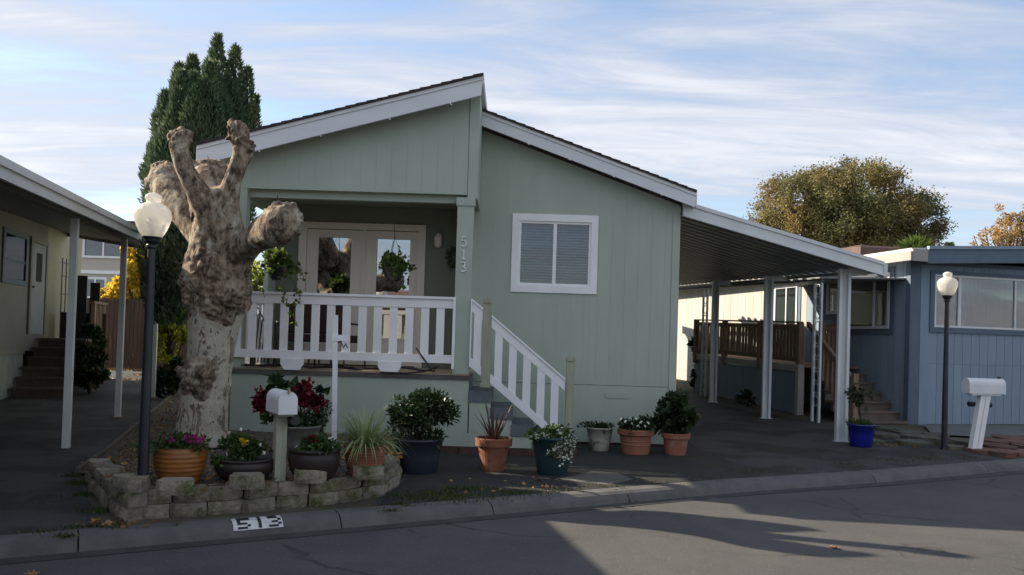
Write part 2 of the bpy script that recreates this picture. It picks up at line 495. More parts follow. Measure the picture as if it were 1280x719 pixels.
_L(_bp.outputs[0], _b.inputs['Normal'])
M['bark'] = bk


# ------------------------------------------------------------------ mesh and object helpers
class MB:
    """collects boxes, bars, tubes and lathed shapes into one mesh"""

    def __init__(s):
        s.v, s.f = [], []

    def add(s, v, f):
        n = len(s.v)
        s.v += [tuple(p) for p in v]
        s.f += [tuple(i + n for i in q) for q in f]
        return s

    def hexa(s, p):
        return s.add(p, [(0, 3, 2, 1), (4, 5, 6, 7), (0, 1, 5, 4), (1, 2, 6, 5), (2, 3, 7, 6), (3, 0, 4, 7)])

    def box(s, x0, x1, y0, y1, z0, z1):
        return s.hexa([(x0, y0, z0), (x1, y0, z0), (x1, y1, z0), (x0, y1, z0), (x0, y0, z1), (x1, y0, z1), (x1, y1, z1), (x0, y1, z1)])

    def prism(s, poly, off):
        """a flat polygon (3-D points, counter-clockwise seen from -off) swept by off"""
        n = len(poly)
        a = [Vector(p) for p in poly]
        b = [p + Vector(off) for p in a]
        return s.add(a + b, [tuple(range(n)), tuple(range(2 * n - 1, n - 1, -1))] + [(i, n + i, n + (i + 1) % n, (i + 1) % n) for i in range(n)])

    def xz(s, poly, y0, y1):
        return s.prism([(x, y0, z) for x, z in poly], (0, y1 - y0, 0))

    def tube(s, pts, rad, n=8, squash=None):
        pts = [Vector(p) for p in pts]
        rad = rad if isinstance(rad, (list, tuple)) else [rad] * len(pts)
        rings = []
        up = Vector((0.13, 0.31, 0.94)).normalized()
        for i, p in enumerate(pts):
            d = (pts[min(i + 1, len(pts) - 1)] - pts[max(i - 1, 0)]).normalized()
            if abs(d.dot(up)) > 0.97:
                up = Vector((1, 0.2, 0.1)).normalized()
            a = d.cross(up).normalized()
            b = d.cross(a).normalized()
            rings.append([p + a * (math.cos(2 * math.pi * k / n) * rad[i]) + b * (math.sin(2 * math.pi * k / n) * rad[i]) for k in range(n)])
        v = [q for r in rings for q in r]
        f = []
        for i in range(len(pts) - 1):
            for k in range(n):
                f.append((i * n + k, i * n + (k + 1) % n, (i + 1) * n + (k + 1) % n, (i + 1) * n + k))
        f.append(tuple(range(n - 1, -1, -1)))
        f.append(tuple((len(pts) - 1) * n + k for k in range(n)))
        return s.add(v, f)

    def lathe(s, prof, c=(0, 0, 0), n=28):
        v = []
        for r, z in prof:
            for k in range(n):
                a = 2 * math.pi * k / n
                v.append((c[0] + r * math.cos(a), c[1] + r * math.sin(a), c[2] + z))
        f = []
        for i in range(len(prof) - 1):
            for k in range(n):
                f.append((i * n + k, i * n + (k + 1) % n, (i + 1) * n + (k + 1) % n, (i + 1) * n + k))
        f.append(tuple(range(n - 1, -1, -1)))
        f.append(tuple((len(prof) - 1) * n + k for k in range(n)))
        return s.add(v, f)

    def mesh(s, smooth=False):
        m = bpy.data.meshes.new("mesh")
        m.from_pydata(s.v, [], s.f)
        bm = bmesh.new()
        bm.from_mesh(m)
        bmesh.ops.recalc_face_normals(bm, faces=bm.faces)
        bm.to_mesh(m)
        bm.free()
        if smooth:
            m.polygons.foreach_set('use_smooth', [True] * len(m.polygons))
        return m


FR = {}


def frame(o):
    return FR.get(o.name, Vector((0, 0, 0))) if o is not None else Vector((0, 0, 0))


def prop(o, label=None, cat=None, group=None, kind=None):
    for k, v in (('label', label), ('category', cat), ('group', group), ('kind', kind)):
        if v:
            o[k] = v
    return o


def thing(name, label, cat, loc=(0, 0, 0), group=None, rot=None):
    """an Empty at the thing's base; with rot its parts use local coordinates, without it world ones"""
    o = bpy.data.objects.new(name, None)
    o.empty_display_size = 0.2
    o.location = loc
    if rot is not None:
        o.rotation_euler = (0, 0, rot)
    FR[o.name] = Vector((0, 0, 0)) if rot is not None else Vector(loc)
    if rot is None:
        FR[o.name] = Vector(loc)
    col.objects.link(o)
    return prop(o, label, cat, group)


def obj(name, m, material, parent=None, loc=None, smooth=False, label=None, cat=None, group=None, kind=None, rot=None, bevel=0.0):
    if isinstance(m, MB):
        m = m.mesh(smooth)
    if material is not None and not m.materials:
        for q in (material if isinstance(material, list) else [material]):
            m.materials.append(q)
    o = bpy.data.objects.new(name, m)
    loc = Vector(loc) if loc is not None else Vector((0, 0, 0))
    o.location = loc - frame(parent)
    if rot is not None:
        o.rotation_euler = rot
    FR[o.name] = loc
    if parent is not None:
        o.parent = parent
    col.objects.link(o)
    if bevel > 0:
        b = o.modifiers.new('bevel', 'BEVEL')
        b.width = bevel
        b.segments = 2
        b.limit_method = 'ANGLE'
    return prop(o, label, cat, group, kind)


def box(name, b, material, parent=None, **k):
    return obj(name, MB().box(*b), material, parent, **k)


def dup(root, loc, rotz=None, label=None):
    r = root.copy()
    col.objects.link(r)
    r.location = loc
    if rotz is not None:
        r.rotation_euler = (0, 0, rotz)
    if label:
        r['label'] = label
    for ch in root.children:
        c = ch.copy()
        col.objects.link(c)
        c.parent = r
        for g in ch.children:
            d = g.copy()
            col.objects.link(d)
            d.parent = c
    return r


def leaf_mesh(P, D, length, width, rng, fold=0.25, jitter=0.3):
    """diamond leaves at points P with long axes D"""
    P = np.asarray(P, float)
    n = len(P)
    D = np.asarray(D, float)
    D = D / (np.linalg.norm(D, axis=1, keepdims=True) + 1e-9)
    Q = rng.normal(size=(n, 3))
    S = np.cross(D, Q)
    S /= (np.linalg.norm(S, axis=1, keepdims=True) + 1e-9)
    Nn = np.cross(D, S)
    L = (length * (1 + jitter * rng.uniform(-1, 1, n)))[:, None]
    W = (width * (1 + jitter * rng.uniform(-1, 1, n)))[:, None]
    a = P
    b = P + D * L * 0.45 + S * W * 0.5 + Nn * W * fold
    c = P + D * L
    d = P + D * L * 0.45 - S * W * 0.5 + Nn * W * fold
    V = np.stack([a, b, c, d], 1).reshape(-1, 3)
    m = bpy.data.meshes.new('leaves')
    m.vertices.add(4 * n)
    m.vertices.foreach_set('co', V.ravel())
    m.loops.add(4 * n)
    m.loops.foreach_set('vertex_index', np.arange(4 * n))
    m.polygons.add(n)
    m.polygons.foreach_set('loop_start', np.arange(0, 4 * n, 4))
    m.polygons.foreach_set('loop_total', np.full(n, 4))
    m.update(calc_edges=True)
    return m


def blob_points(rng, centers, radii, n, shell=0.55):
    """points in clumps: mostly near each clump's surface; also the outward direction"""
    centers = np.asarray(centers, float)
    radii = np.asarray(radii, float)
    if radii.ndim == 1:
        radii = np.repeat(radii[:, None], 3, 1)
    w = (radii.prod(1)) ** (2 / 3)
    idx = rng.choice(len(centers), n, p=w / w.sum())
    d = rng.normal(size=(n, 3))
    d /= np.linalg.norm(d, axis=1, keepdims=True)
    r = shell + (1 - shell) * rng.uniform(0, 1, n) ** 0.7
    r *= 1 + 0.12 * rng.normal(size=n)
    return centers[idx] + d * radii[idx] * r[:, None], d


def fit(poly, z_of=None, off=0.0, cuts=(10.2, 40.2)):
    """a ground sheet: polygon cut at the slope's breaks and laid on the terrain"""
    bm = bmesh.new()
    vs_ = [bm.verts.new((p[0], p[1], 0)) for p in poly]
    bm.faces.new(vs_)
    for y in cuts:
        bmesh.ops.bisect_plane(bm, geom=bm.verts[:] + bm.edges[:] + bm.faces[:], plane_co=(0, y, 0), plane_no=(0, 1, 0))
    for v in bm.verts:
        v.co.z = (z_of or gz)(v.co.y) + off
    bmesh.ops.triangulate(bm, faces=bm.faces)
    bmesh.ops.recalc_face_normals(bm, faces=bm.faces)
    for f in bm.faces:
        if f.normal.z < 0:
            f.normal_flip()
    m = bpy.data.meshes.new('sheet')
    bm.to_mesh(m)
    bm.free()
    return m

# ================================================================== THE SETTING
obj('terrain', fit([(-500, -300), (500, -300), (500, 900), (-500, 900)], off=-0.30), M['ground'], kind='structure')
CURB = [(-14, 0.06), (-3.71, 5.90), (-2.34, 6.67), (-0.26, 7.83), (2.50, 9.40), (7.59, 11.80), (30, 22.0)]


def curb_y(x):
    for (a, b), (c, d) in zip(CURB, CURB[1:]):
        if x <= c:
            return b + (d - b) * (x - a) / (c - a)
    return CURB[-1][1]


def curb_off(d):
    return [(x + 0.47 * d, y - 0.88 * d) for x, y in CURB]


obj('ground', fit([(p[0], p[1]) for p in CURB] + [(300, 140), (300, 800), (-300, 800), (-300, -160)], off=-0.006), M['ground'], kind='structure')
obj('road', fit(curb_off(0.285) + [(90, 45), (90, -60), (-90, -60), (-90, -43)], off=-0.125), M['road'], kind='structure')

joints = [-14, -11.5, -9, -6.2, -3.27, -1.52, -0.22, 1.2, 2.6, 4.6, 6.6, 9, 12, 16, 20, 25, 30]
kerb = None
for k, (xa, xb) in enumerate(zip(joints, joints[1:])):
    pa, pb = Vector((xa, curb_y(xa), 0)), Vector((xb, curb_y(xb), 0))
    d = (pb - pa).normalized()
    n = Vector((d.y, -d.x, 0))
    g = 0.006
    prof = [(-0.05, -0.32), (0.21, -0.32), (0.21, -0.105), (0.185, -0.060), (0.15, -0.020), (0.10, 0.002), (0.0, 0.008), (-0.05, 0.006)]
    m = MB()
    ra, rb = [], []
    for o_, z_ in prof:
        A, B = pa + d * g + n * o_, pb - d * g + n * o_
        ra.append((A.x, A.y, z_ + gz(pa.y)))
        rb.append((B.x, B.y, z_ + gz(pb.y)))
    q = len(prof)
    m.add(ra + rb, [tuple(range(q)), tuple(range(2 * q - 1, q - 1, -1))] + [(i, q + i, q + (i + 1) % q, (i + 1) % q) for i in range(q)])
    o = obj('kerb' if kerb is None else 'kerb_section', m, M['kerb'], kerb)
    if kerb is None:
        kerb = prop(o, kind='structure')
gm_ = MB()
oa, ob_ = curb_off(0.203), curb_off(0.31)
for (a, b), (c, d) in zip(zip(oa, oa[1:]), zip(ob_, ob_[1:])):
    steps = 6
    for i in range(steps):
        q = []
        for (p0, p1), t in (((a, b), i / steps), ((a, b), (i + 1) / steps), ((c, d), (i + 1) / steps), ((c, d), i / steps)):
            x, y = p0[0] + (p1[0] - p0[0]) * t, p0[1] + (p1[1] - p0[1]) * t
            q.append((x, y, gz(y) + (-0.104 if p0 in (a,) or p0 == a else -0.1205)))
        gm_.add(q, [(0, 1, 2, 3)])
obj('gutter', gm_, M['gutter'], kind='structure')

# driveways
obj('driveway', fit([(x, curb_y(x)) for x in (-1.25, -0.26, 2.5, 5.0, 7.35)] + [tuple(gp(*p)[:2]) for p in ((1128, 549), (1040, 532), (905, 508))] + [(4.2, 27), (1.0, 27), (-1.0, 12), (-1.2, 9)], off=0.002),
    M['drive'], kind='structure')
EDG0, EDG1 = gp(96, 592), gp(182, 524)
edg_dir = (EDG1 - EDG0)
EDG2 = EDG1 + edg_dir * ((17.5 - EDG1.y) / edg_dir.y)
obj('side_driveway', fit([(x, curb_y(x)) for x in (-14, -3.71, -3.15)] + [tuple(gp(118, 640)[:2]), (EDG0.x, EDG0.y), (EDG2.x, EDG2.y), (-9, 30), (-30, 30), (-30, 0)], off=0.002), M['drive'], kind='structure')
M['apron'] = mat('dark_damp_asphalt', (0.020, 0.020, 0.021), (0.013, 0.0135, 0.0135), scale=3, rough=0.8, bump=0.6, bscale=80, c3=(0.018, 0.024, 0.010), s3=2.5, lo3=0.55, hi3=0.66, speck=(40, 0.64, (0.06, 0.057, 0.05)), crack=1.2)
ap_ = [(x, curb_y(x) + .02) for x in (-1.2, -0.6, -0.26, .6, 1.4, 2.5, 3.1)]
for i_, p_ in enumerate(((945, 591), (936, 585), (918, 578), (900, 570), (880, 565), (868, 556), (858, 547))):
    q_ = gp(*p_)
    ap_.append((q_.x + .05 * math.sin(i_ * 2.1), q_.y))
obj('asphalt_apron', fit(ap_ + [(2.3, 12.0), (-1.0, 12.0), (-1.1, 9)], off=0.004), M['apron'], kind='structure')
M['patch'] = mat('lighter_asphalt_patch', (0.10, 0.10, 0.095), (0.075, 0.075, 0.07), scale=5, rough=0.9, bump=0.4, bscale=90)
obj('pavement_patch', fit([tuple(gp(*p)[:2]) for p in ((698, 600), (742, 589), (772, 592), (792, 600), (760, 607))], off=0.006), M['patch'], kind='structure')
obj('patio', fit([tuple(gp(*p)[:2]) for p in ((1165, 545), (1300, 552), (1300, 534), (1155, 533))], off=0.03), M['patio'], kind='structure')

# raised planting bed behind the block wall
WALL = [gp(*p) for p in ((102, 596), (116, 622), (146, 650), (240, 646), (330, 639), (420, 630), (478, 620), (498, 608), (504, 590))]


def path_at(pts, s):
    L = [(b - a).length for a, b in zip(pts, pts[1:])]
    for a, b, l in zip(pts, pts[1:], L):
        if s <= l or b is pts[-1]:
            t = s / l
            return a + (b - a) * t, (b - a).normalized()
        s -= l


WLEN = sum((b - a).length for a, b in zip(WALL, WALL[1:]))
rng = np.random.default_rng(5)
bedv, bedf = [], []
NU, NV = 48, 40


def bed_h(u, v):
    left = 0.03 + 0.2 * min(1, max(0, (u - 0.02) / 0.25))
    hh = left * (1 - 0.1 * v)
    return hh


for j in range(NV + 1):
    for i in range(NU + 1):
        u, v = i / NU, (j / NV) ** 1.3
        a, dr = path_at(WALL, u * WLEN)
        a = a + Vector((-dr.y, dr.x, 0)) * 0.10
        b = Vector((EDG2.x + (-1.3 - EDG2.x) * u, EDG2.y, 0))
        if u < 0.001:
            a = EDG0.copy()
        p = a + (b - a) * v
        z = gz(p.y) + bed_h(u, v) * (1 if u > 0.001 else 0.4) + 0.025 * mnoise.noise(Vector((p.x * 4, p.y * 4, 0)))
        bedv.append((p.x, p.y, z))
for j in range(NV):
    for i in range(NU):
        q = j * (NU + 1) + i
        bedf.append((q, q + 1, q + NU + 2, q + NU + 1))
bed = obj('planting_bed', MB().add(bedv, bedf), M['bed'], kind='structure', smooth=True)
BEDV = np.array(bedv)


def bed_z(x, y):
    i = np.argmin((BEDV[:, 0] - x) ** 2 + (BEDV[:, 1] - y) ** 2)
    return float(BEDV[i, 2])


def on_bed(px, py, back=0.0):
    """where a line of sight meets the bed"""
    p = gp(px, py, 0.2)
    for _ in range(12):
        p = gp(px, py, bed_z(p.x, p.y) - gz(p.y))
    p = p + Vector((p.x, p.y, 0)).normalized() * back
    p.z = bed_z(p.x, p.y) - .01
    return p


eb = MB()
ed = (EDG2 - EDG0)
en = Vector((ed.y, -ed.x, 0)).normalized()
for i in range(10):
    a, b = EDG0 + ed * (i / 10), EDG0 + ed * ((i + 1) / 10)
    a.z, b.z = gz(a.y), gz(b.y)
    eb.hexa([a - en * .02 + Vector((0, 0, -.1)), b - en * .02 + Vector((0, 0, -.1)), b + en * .02 + Vector((0, 0, -.1)), a + en * .02 + Vector((0, 0, -.1)),
             a - en * .02 + Vector((0, 0, .055)), b - en * .02 + Vector((0, 0, .055)), b + en * .02 + Vector((0, 0, .055)), a + en * .02 + Vector((0, 0, .055))])
prop(obj('bed_edging', eb, M['old_steps']), 'long brown timber edging between the gravel bed and the dark side driveway', 'edging')

# ------------------------------------------------------------------ block retaining wall
BW, BD, BH = 0.285, 0.19, 0.118


def block_mesh(seed):
    r = random.Random(seed)
    m = MB()
    cols, rows = 7, 3
    prof = [(-0.5, 0.035), (-0.36, 0.006), (-0.18, 0), (0.0, -0.004), (0.18, 0), (0.36, 0.006), (0.5, 0.035)]
    v = []
    for j in range(rows + 1):
        for i, (fx, fy) in enumerate(prof):
            e = 0.010 if j in (0, rows) else 0
            v.append((fx * BW + r.uniform(-.004, .004), fy + e + r.uniform(-.007, .007), BH * j / rows + (r.uniform(-.006, .006) if 0 < j < rows else r.uniform(-.002, .002))))
    f = [(j * cols + i, j * cols + i + 1, (j + 1) * cols + i + 1, (j + 1) * cols + i) for j in range(rows) for i in range(cols - 1)]
    n = len(v)
    v += [(-0.38 * BW, BD, 0), (0.38 * BW, BD, 0), (-0.38 * BW, BD, BH), (0.38 * BW, BD, BH)]
    top = [rows * cols + i for i in range(cols)]
    bot = list(range(cols))
    f += [tuple(bot) + (n + 1, n), tuple(top) + (n + 3, n + 2), (n, n + 1, n + 3, n + 2)]
    f += [(0, cols, 2 * cols, 3 * cols, n + 2, n), (cols - 1, 2 * cols - 1, 3 * cols - 1, 4 * cols - 1, n + 3, n + 1)]
    m.add(v, f)
    me = m.mesh()
    me.materials.append(M['block'])
    return me


BM = [block_mesh(s) for s in range(6)]
rwall = thing('retaining_wall', 'low curved mossy concrete block wall beside the kerb with loose cap blocks', 'garden wall', WALL[3])
kk = 0


def lay(p, d, z, jit=0.012, tilt=0.0):
    global kk
    a = math.atan2(d.y, d.x) + random.uniform(-.03, .03)
    o = obj('block', BM[kk % 6], None, rwall, loc=(p.x + random.uniform(-jit, jit) * d.x, p.y + random.uniform(-jit, jit), z), rot=(random.uniform(-.02, .02), random.uniform(-.02, .02) + tilt, a))
    kk += 1
    return o


s = 0.42
while s < WLEN - 0.1:
    p, d = path_at(WALL, s)
    lay(p, d, gz(p.y) - 0.012)
    s += 0.298
s = 0.14
while s < WLEN - 0.12:
    p, d = path_at(WALL, s)
    nrm = Vector((-d.y, d.x, 0))
    lay(p + nrm * 0.03, d, gz(p.y) + (BH - 0.008 if s > 0.3 else BH * 0.55))
    s += 0.298
for px, py, z, aa in ((216, 619, 2, .12), (307, 612, 2, .22), (389, 604, 2, .25), (461, 599, 2, .12), (155, 614, 2, -.35), (488, 587, 2, 1.0), (128, 600, 1, -.7), (487, 603, 1.98, .9)):
    p = gp(px, py, z * BH)
    aa += 0.12
    d = Vector((math.cos(aa), math.sin(aa), 0))
    if (px, py) == (487, 603):
        continue
    lay(p, d, z * BH - 0.006)

# house number painted on the kerb
p0, p1 = gp(280, 657, -0.02), gp(337, 651, -0.02)


KPROF = [(0.0, 0.008), (0.10, 0.002), (0.15, -0.020), (0.185, -0.060), (0.21, -0.105)]
KARC = [0.0]
for (oa_, za), (ob2, zb) in zip(KPROF, KPROF[1:]):
    KARC.append(KARC[-1] + math.hypot(ob2 - oa_, zb - za))


def kerb_pt(s_, u_, lift):
    """s_ metres along the kerb from the plate's start, u_ metres down over its rolled top, lifted off the surface"""
    a = Vector((p0.x, curb_y(p0.x), 0))
    d = Vector((0.875, 0.49, 0)).normalized()
    n = Vector((d.y, -d.x, 0))
    for i in range(4):
        if u_ <= KARC[i + 1] + 1e-6:
            t = (u_ - KARC[i]) / (KARC[i + 1] - KARC[i])
            (oa_, za), (ob2, zb) = KPROF[i], KPROF[i + 1]
            break
    nn = Vector((-(zb - za), ob2 - oa_)).normalized() * lift
    P = a + d * s_ + n * (oa_ + (ob2 - oa_) * t + nn.x)
    return Vector((P.x, P.y, za + (zb - za) * t + nn.y))


def kerb_quad(m, s0, s1, u0, u1, lift):
    br = [u0] + [q for q in KARC[1:4] if u0 + .001 < q < u1 - .001] + [u1]
    for a, b in zip(br, br[1:]):
        m.add([kerb_pt(s0, b, lift), kerb_pt(s1, b, lift), kerb_pt(s1, a + 1e-5, lift), kerb_pt(s0, a + 1e-5, lift)], [(0, 1, 2, 3)])


m = MB()
kerb_quad(m, 0, 0.40, 0.035, 0.205, 0.004)
plate = obj('painted_plate', m, M['curb_white'], kerb)
_us = [0.048 + (0.196 - 0.048) * i / 120 for i in range(121)]
_hs = [(lambda P: (P.z - CAM_Z) / P.y)(kerb_pt(0.2, u, 0.008)) for u in _us]
KROW = [min(zip(_us, _hs), key=lambda q: abs(q[1] - (_hs[0] + (_hs[-1] - _hs[0]) * k / 5)))[0] for k in range(6)]
K = {'5': ["1111", "1000", "1110", "0001", "1110"], '1': ["0100", "0100", "0100", "0100", "0100"], '3': ["1110", "0001", "0110", "0001", "1110"]}
for ch, sx in (('5', 0.035), ('1', 0.175), ('3', 0.285)):
    m = MB()
    for r_, row in enumerate(K[ch]):
        for c_, b_ in enumerate(row):
            if b_ == '1':
                kerb_quad(m, sx + c_ * 0.026, sx + (c_ + 1) * 0.026, KROW[r_], KROW[r_ + 1], 0.008)
    obj('digit', m, M['curb_black'], plate)

# ================================================================== THE GREEN HOUSE
XL, XR = -3.77, 2.44
YP, YW, YD, YB = 10.8, 11.9, 12.5, 26.0
ZD = 1.10
house = thing('mobile_home', 'sage green mobile home with white railed porch, two offset sloping roofs and number 513', 'house', (-0.6, YP, 0))


def zl(x):
    return 5.07 + 0.278 * (x + 0.476)


def zr(x):
    return 4.94 - 0.348 * (x + 0.59)


def siding(name, x0, x1, Y, zb, zt, material, parent, pitch=0.2032, hole=None, thick=0.1):
    m = MB()
    n = max(1, round((x1 - x0) / pitch))
    xs = [x0 + (x1 - x0) * i / n for i in range(n + 1)]
    if hole:
        xs = sorted(set([x for x in xs if not (abs(x - hole[0]) < .03 or abs(x - hole[1]) < .03)] + [hole[0], hole[1]]))
    for a, b in zip(xs, xs[1:]):
        spans = [(lambda x: zb, zt)]
        if hole and a >= hole[0] - 1e-6 and b <= hole[1] + 1e-6:
            spans = [(lambda x: zb, lambda x: hole[2]), (lambda x: hole[3], zt)]
        for lo, hi in spans:
            m.xz([(a, lo(a)), (b, lo(b)), (b, hi(b)), (a, hi(a))], Y - 0.0035, Y + thick)
            m.xz([(a + .0015, lo(a) + .001), (b - .0015, lo(b) + .001), (b - .0015, hi(b) - .001), (a + .0015, hi(a) - .001)], Y - 0.006, Y - 0.003)
    return obj(name, m, material, parent)


# right front wall with window opening, skirting panel below a seam
WX0, WX1, WZ0, WZ1 = 0.06, 1.14, 2.40, 3.36
front = siding('front_wall', -0.72, XR, YW, 0.95, lambda x: zr(x) - 0.22, M['sage'], house, hole=(WX0, WX1, WZ0, WZ1))
siding('lower_wall', -0.72, XR, YW + 0.004, 0.10, lambda x: 0.945, M['sage'], house, pitch=1.25)
box('vent', (1.42, 1.78, YW - 0.012, YW, 0.76, 0.84), M['sage_trim'], house)
box('corner_trim', (XR - 0.09, XR + 0.02, YW - 0.02, YW - 0.007, 0.1, zr(XR) - 0.24), M['sage_trim'], house)
box('side_wall', (XR - 0.06, XR, YW + 0.11, YB, 0.05, 3.6), M['sage'], house)
box('back_wall', (XL, XR, YB - .1, YB, 0.05, 3.6), M['sage'], house)
box('base_wall', (-0.72, XR - 0.01, YW + 0.02, YW + 0.09, 0.0, 0.10), M['base_block'], house)
# gable above the porch
siding('gable_wall', XL, -0.66, YP, 3.52, lambda x: zl(x) - 0.12, M['sage'], house)
box('corner_trim', (-0.655, -0.525, YP - 0.02, YP + 0.11, 3.47, zl(-0.6) - 0.16), M['sage_trim'], house)
m = MB().prism([(-0.53, YP + 0.112, 3.49), (-0.53, YW - 0.01, 3.49), (-0.53, YW - 0.01, 4.9), (-0.53, YP + 0.112, 4.95)], (-0.05, 0, 0))
obj('gable_return', m, M['sage'], house)
box('beam', (XL, -0.66, YP + 0.10, YP + 0.20, 3.42, 3.53), M['sage_trim'], house)
# porch column with cap, and the house number on it
cb_ = box('porch_column', (-0.785, -0.565, YP - 0.015, YP + 0.16, ZD, 3.37), M['sage_trim'], house)
box('column_cap', (-0.80, -0.55, YP - 0.03, YP + 0.175, 3.37, 3.48), M['sage_trim'], house)
STROKES = {'5': [[(0.9, 1), (0.15, 1), (0.1, 0.58), (0.5, 0.64), (0.85, 0.5), (0.92, 0.28), (0.75, 0.06), (0.4, 0.0), (0.05, 0.12)]],
           '1': [[(0.2, 0.82), (0.52, 1), (0.52, 0)], [(0.2, 0), (0.84, 0)]],
           '3': [[(0.08, 0.88), (0.4, 1), (0.75, 0.92), (0.8, 0.7), (0.6, 0.55), (0.35, 0.53)], [(0.6, 0.53), (0.9, 0.35), (0.85, 0.12), (0.5, 0.0), (0.05, 0.12)]]}
for ch, zc in (('5', 2.815), ('1', 2.645), ('3', 2.475)):
    m = MB()
    for st in STROKES[ch]:
        m.tube([(-0.72 + 0.075 * x, YP - 0.024, zc + 0.13 * z) for x, z in st], 0.0085, 5)
    obj('house_number', m, M['white'], house)
# roofs
for nm, x0, x1, zf, y0 in (('left', -4.22, -0.476, zl, 10.5), ('right', -0.59, 2.62, zr, 11.6)):
    m = MB().xz([(x0, zf(x0) - .11), (x1, zf(x1) - .11), (x1, zf(x1) - .03), (x0, zf(x0) - .03)], y0 + 0.03, YB + .3)
    rf = obj('roof', m, M['fascia'], house)
    h = 0.285 if nm == 'left' else 0.235
    m = MB().xz([(x0, zf(x0) - h), (x1 - (0.03 if nm == 'left' else 0.02), zf(x1) - h), (x1, zf(x1) - .028), (x0, zf(x0) - .028)], y0 - 0.01, y0 + 0.028)
    obj('fascia', m, M['fascia'], house)
    m = MB().xz([(x0, zf(x0) - .075), (x1, zf(x1) - .075), (x1, zf(x1) - .026), (x0, zf(x0) - .026)], y0 - 0.026, y0 - 0.0105)
    obj('fascia_strip', m, M['fascia'], house)
    xe = x0 if nm == 'left' else x1
    m = MB().box(xe - .02, xe + .02, y0 + .03, YB + .3, zf(xe) - h + 0.02, zf(xe) - .03)
    obj('eave_fascia', m, M['fascia'], house)
    nC = 27 if nm == 'left' else 23
    for i in range(nC):
        a, b = x0 + (x1 - x0) * i / nC, x0 + (x1 - x0) * (i + 1) / nC
        lowend_a = nm == 'left'
        ta, tb = (0.013, 0.002) if lowend_a else (0.002, 0.013)
        ov = 0.01
        m = MB().xz([(a, zf(a) - .026), (b, zf(b) - .026), (b, zf(b) + tb), (a, zf(a) + ta)], y0 - 0.05 + random.uniform(-.006, .006), YB + .32)
        obj('shingle_course', m, M['shingle'], rf)
# porch interior: ceiling, back wall, door
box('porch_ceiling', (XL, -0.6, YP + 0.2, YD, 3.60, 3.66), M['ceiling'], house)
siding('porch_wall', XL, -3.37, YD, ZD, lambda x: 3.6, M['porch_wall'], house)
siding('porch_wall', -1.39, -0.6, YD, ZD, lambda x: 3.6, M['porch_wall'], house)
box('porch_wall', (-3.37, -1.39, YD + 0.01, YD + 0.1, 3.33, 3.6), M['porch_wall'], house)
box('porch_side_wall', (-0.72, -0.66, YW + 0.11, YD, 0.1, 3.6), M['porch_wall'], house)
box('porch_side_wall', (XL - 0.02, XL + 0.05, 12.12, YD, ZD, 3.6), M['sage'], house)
box('side_wall', (XL, XL + 0.06, YD, YB, 0.05, 4.0), M['sage'], house)
box('porch_post', (XL - 0.02, XL + 0.13, YP + 0.0, YP + 0.15, ZD, 3.52), M['sage_trim'], house)
box('side_beam', (XL, XL + 0.1, YP + 0.21, YD - 0.01, 3.40, 3.6), M['sage_trim'], house)
dt = MB().box(-3.37, -3.25, YD - .03, YD + .05, ZD, 3.33).box(-1.51, -1.39, YD - .03, YD + .05, ZD, 3.33).box(-3.25, -1.51, YD - .03, YD + .05, 3.23, 3.33)
obj('door_trim', dt, M['trim_beige'], house)
for k, (a, b, g0, g1) in enumerate(((-3.25, -2.36, -3.07, -2.55), (-2.34, -1.51, -2.15, -1.63))):
    m = MB().box(a + .003, g0, YD, YD + .045, ZD + .02, 3.22).box(g1, b - .003, YD, YD + .045, ZD + .02, 3.22).box(g0, g1, YD, YD + .045, 3.10, 3.22).box(g0, g1, YD, YD + .045, ZD + .02, 1.55)
    dr = obj('french_door', m, M['trim_beige'], house)
    m = MB()
    for q in ((g0 - .045, g0 + .0, 1.51, 3.14), (g1, g1 + .045, 1.51, 3.14)):
        m.box(q[0], q[1], YD - .014, YD - .001, q[2], q[3])
    for q in ((g0, g1, 3.10, 3.14), (g0, g1, 1.51, 1.55)):
        m.box(q[0], q[1], YD - .014, YD - .001, q[2], q[3])
    obj('glazing_bead', m, M['trim_beige'], dr)
    box('glass', (g0, g1, YD + .018, YD + .024, 1.55, 3.10), M['glass_dark'], dr)
box('astragal', (-2.375, -2.325, YD - .025, YD - .001, ZD + .02, 3.23), M['trim_beige'], house)
m = MB().box(-3.3, -1.45, YD + .9, YD + .95, ZD, 3.4).box(-3.3, -1.45, YD + .06, YD + .9, ZD - .05, ZD).box(-3.32, -3.3, YD + .06, YD + .95, ZD, 3.4).box(-1.45, -1.43, YD + .06, YD + .95, ZD, 3.4).box(-3.32, -1.43, YD + .06, YD + .95, 3.4, 3.45)
obj('hall', m, M['dark_room'], house)
m = MB().lathe([(0.03, 0), (0.06, 0.03), (0.065, 0.16), (0.05, 0.2), (0.02, 0.23)], (-1.19, YD - .07, 2.98), 12)
wl = obj('wall_lamp', m, M['trim_beige'], house, smooth=True)
box('lamp_bracket', (-1.235, -1.145, YD - .03, YD - .007, 3.0, 3.2), M['brass'], wl)
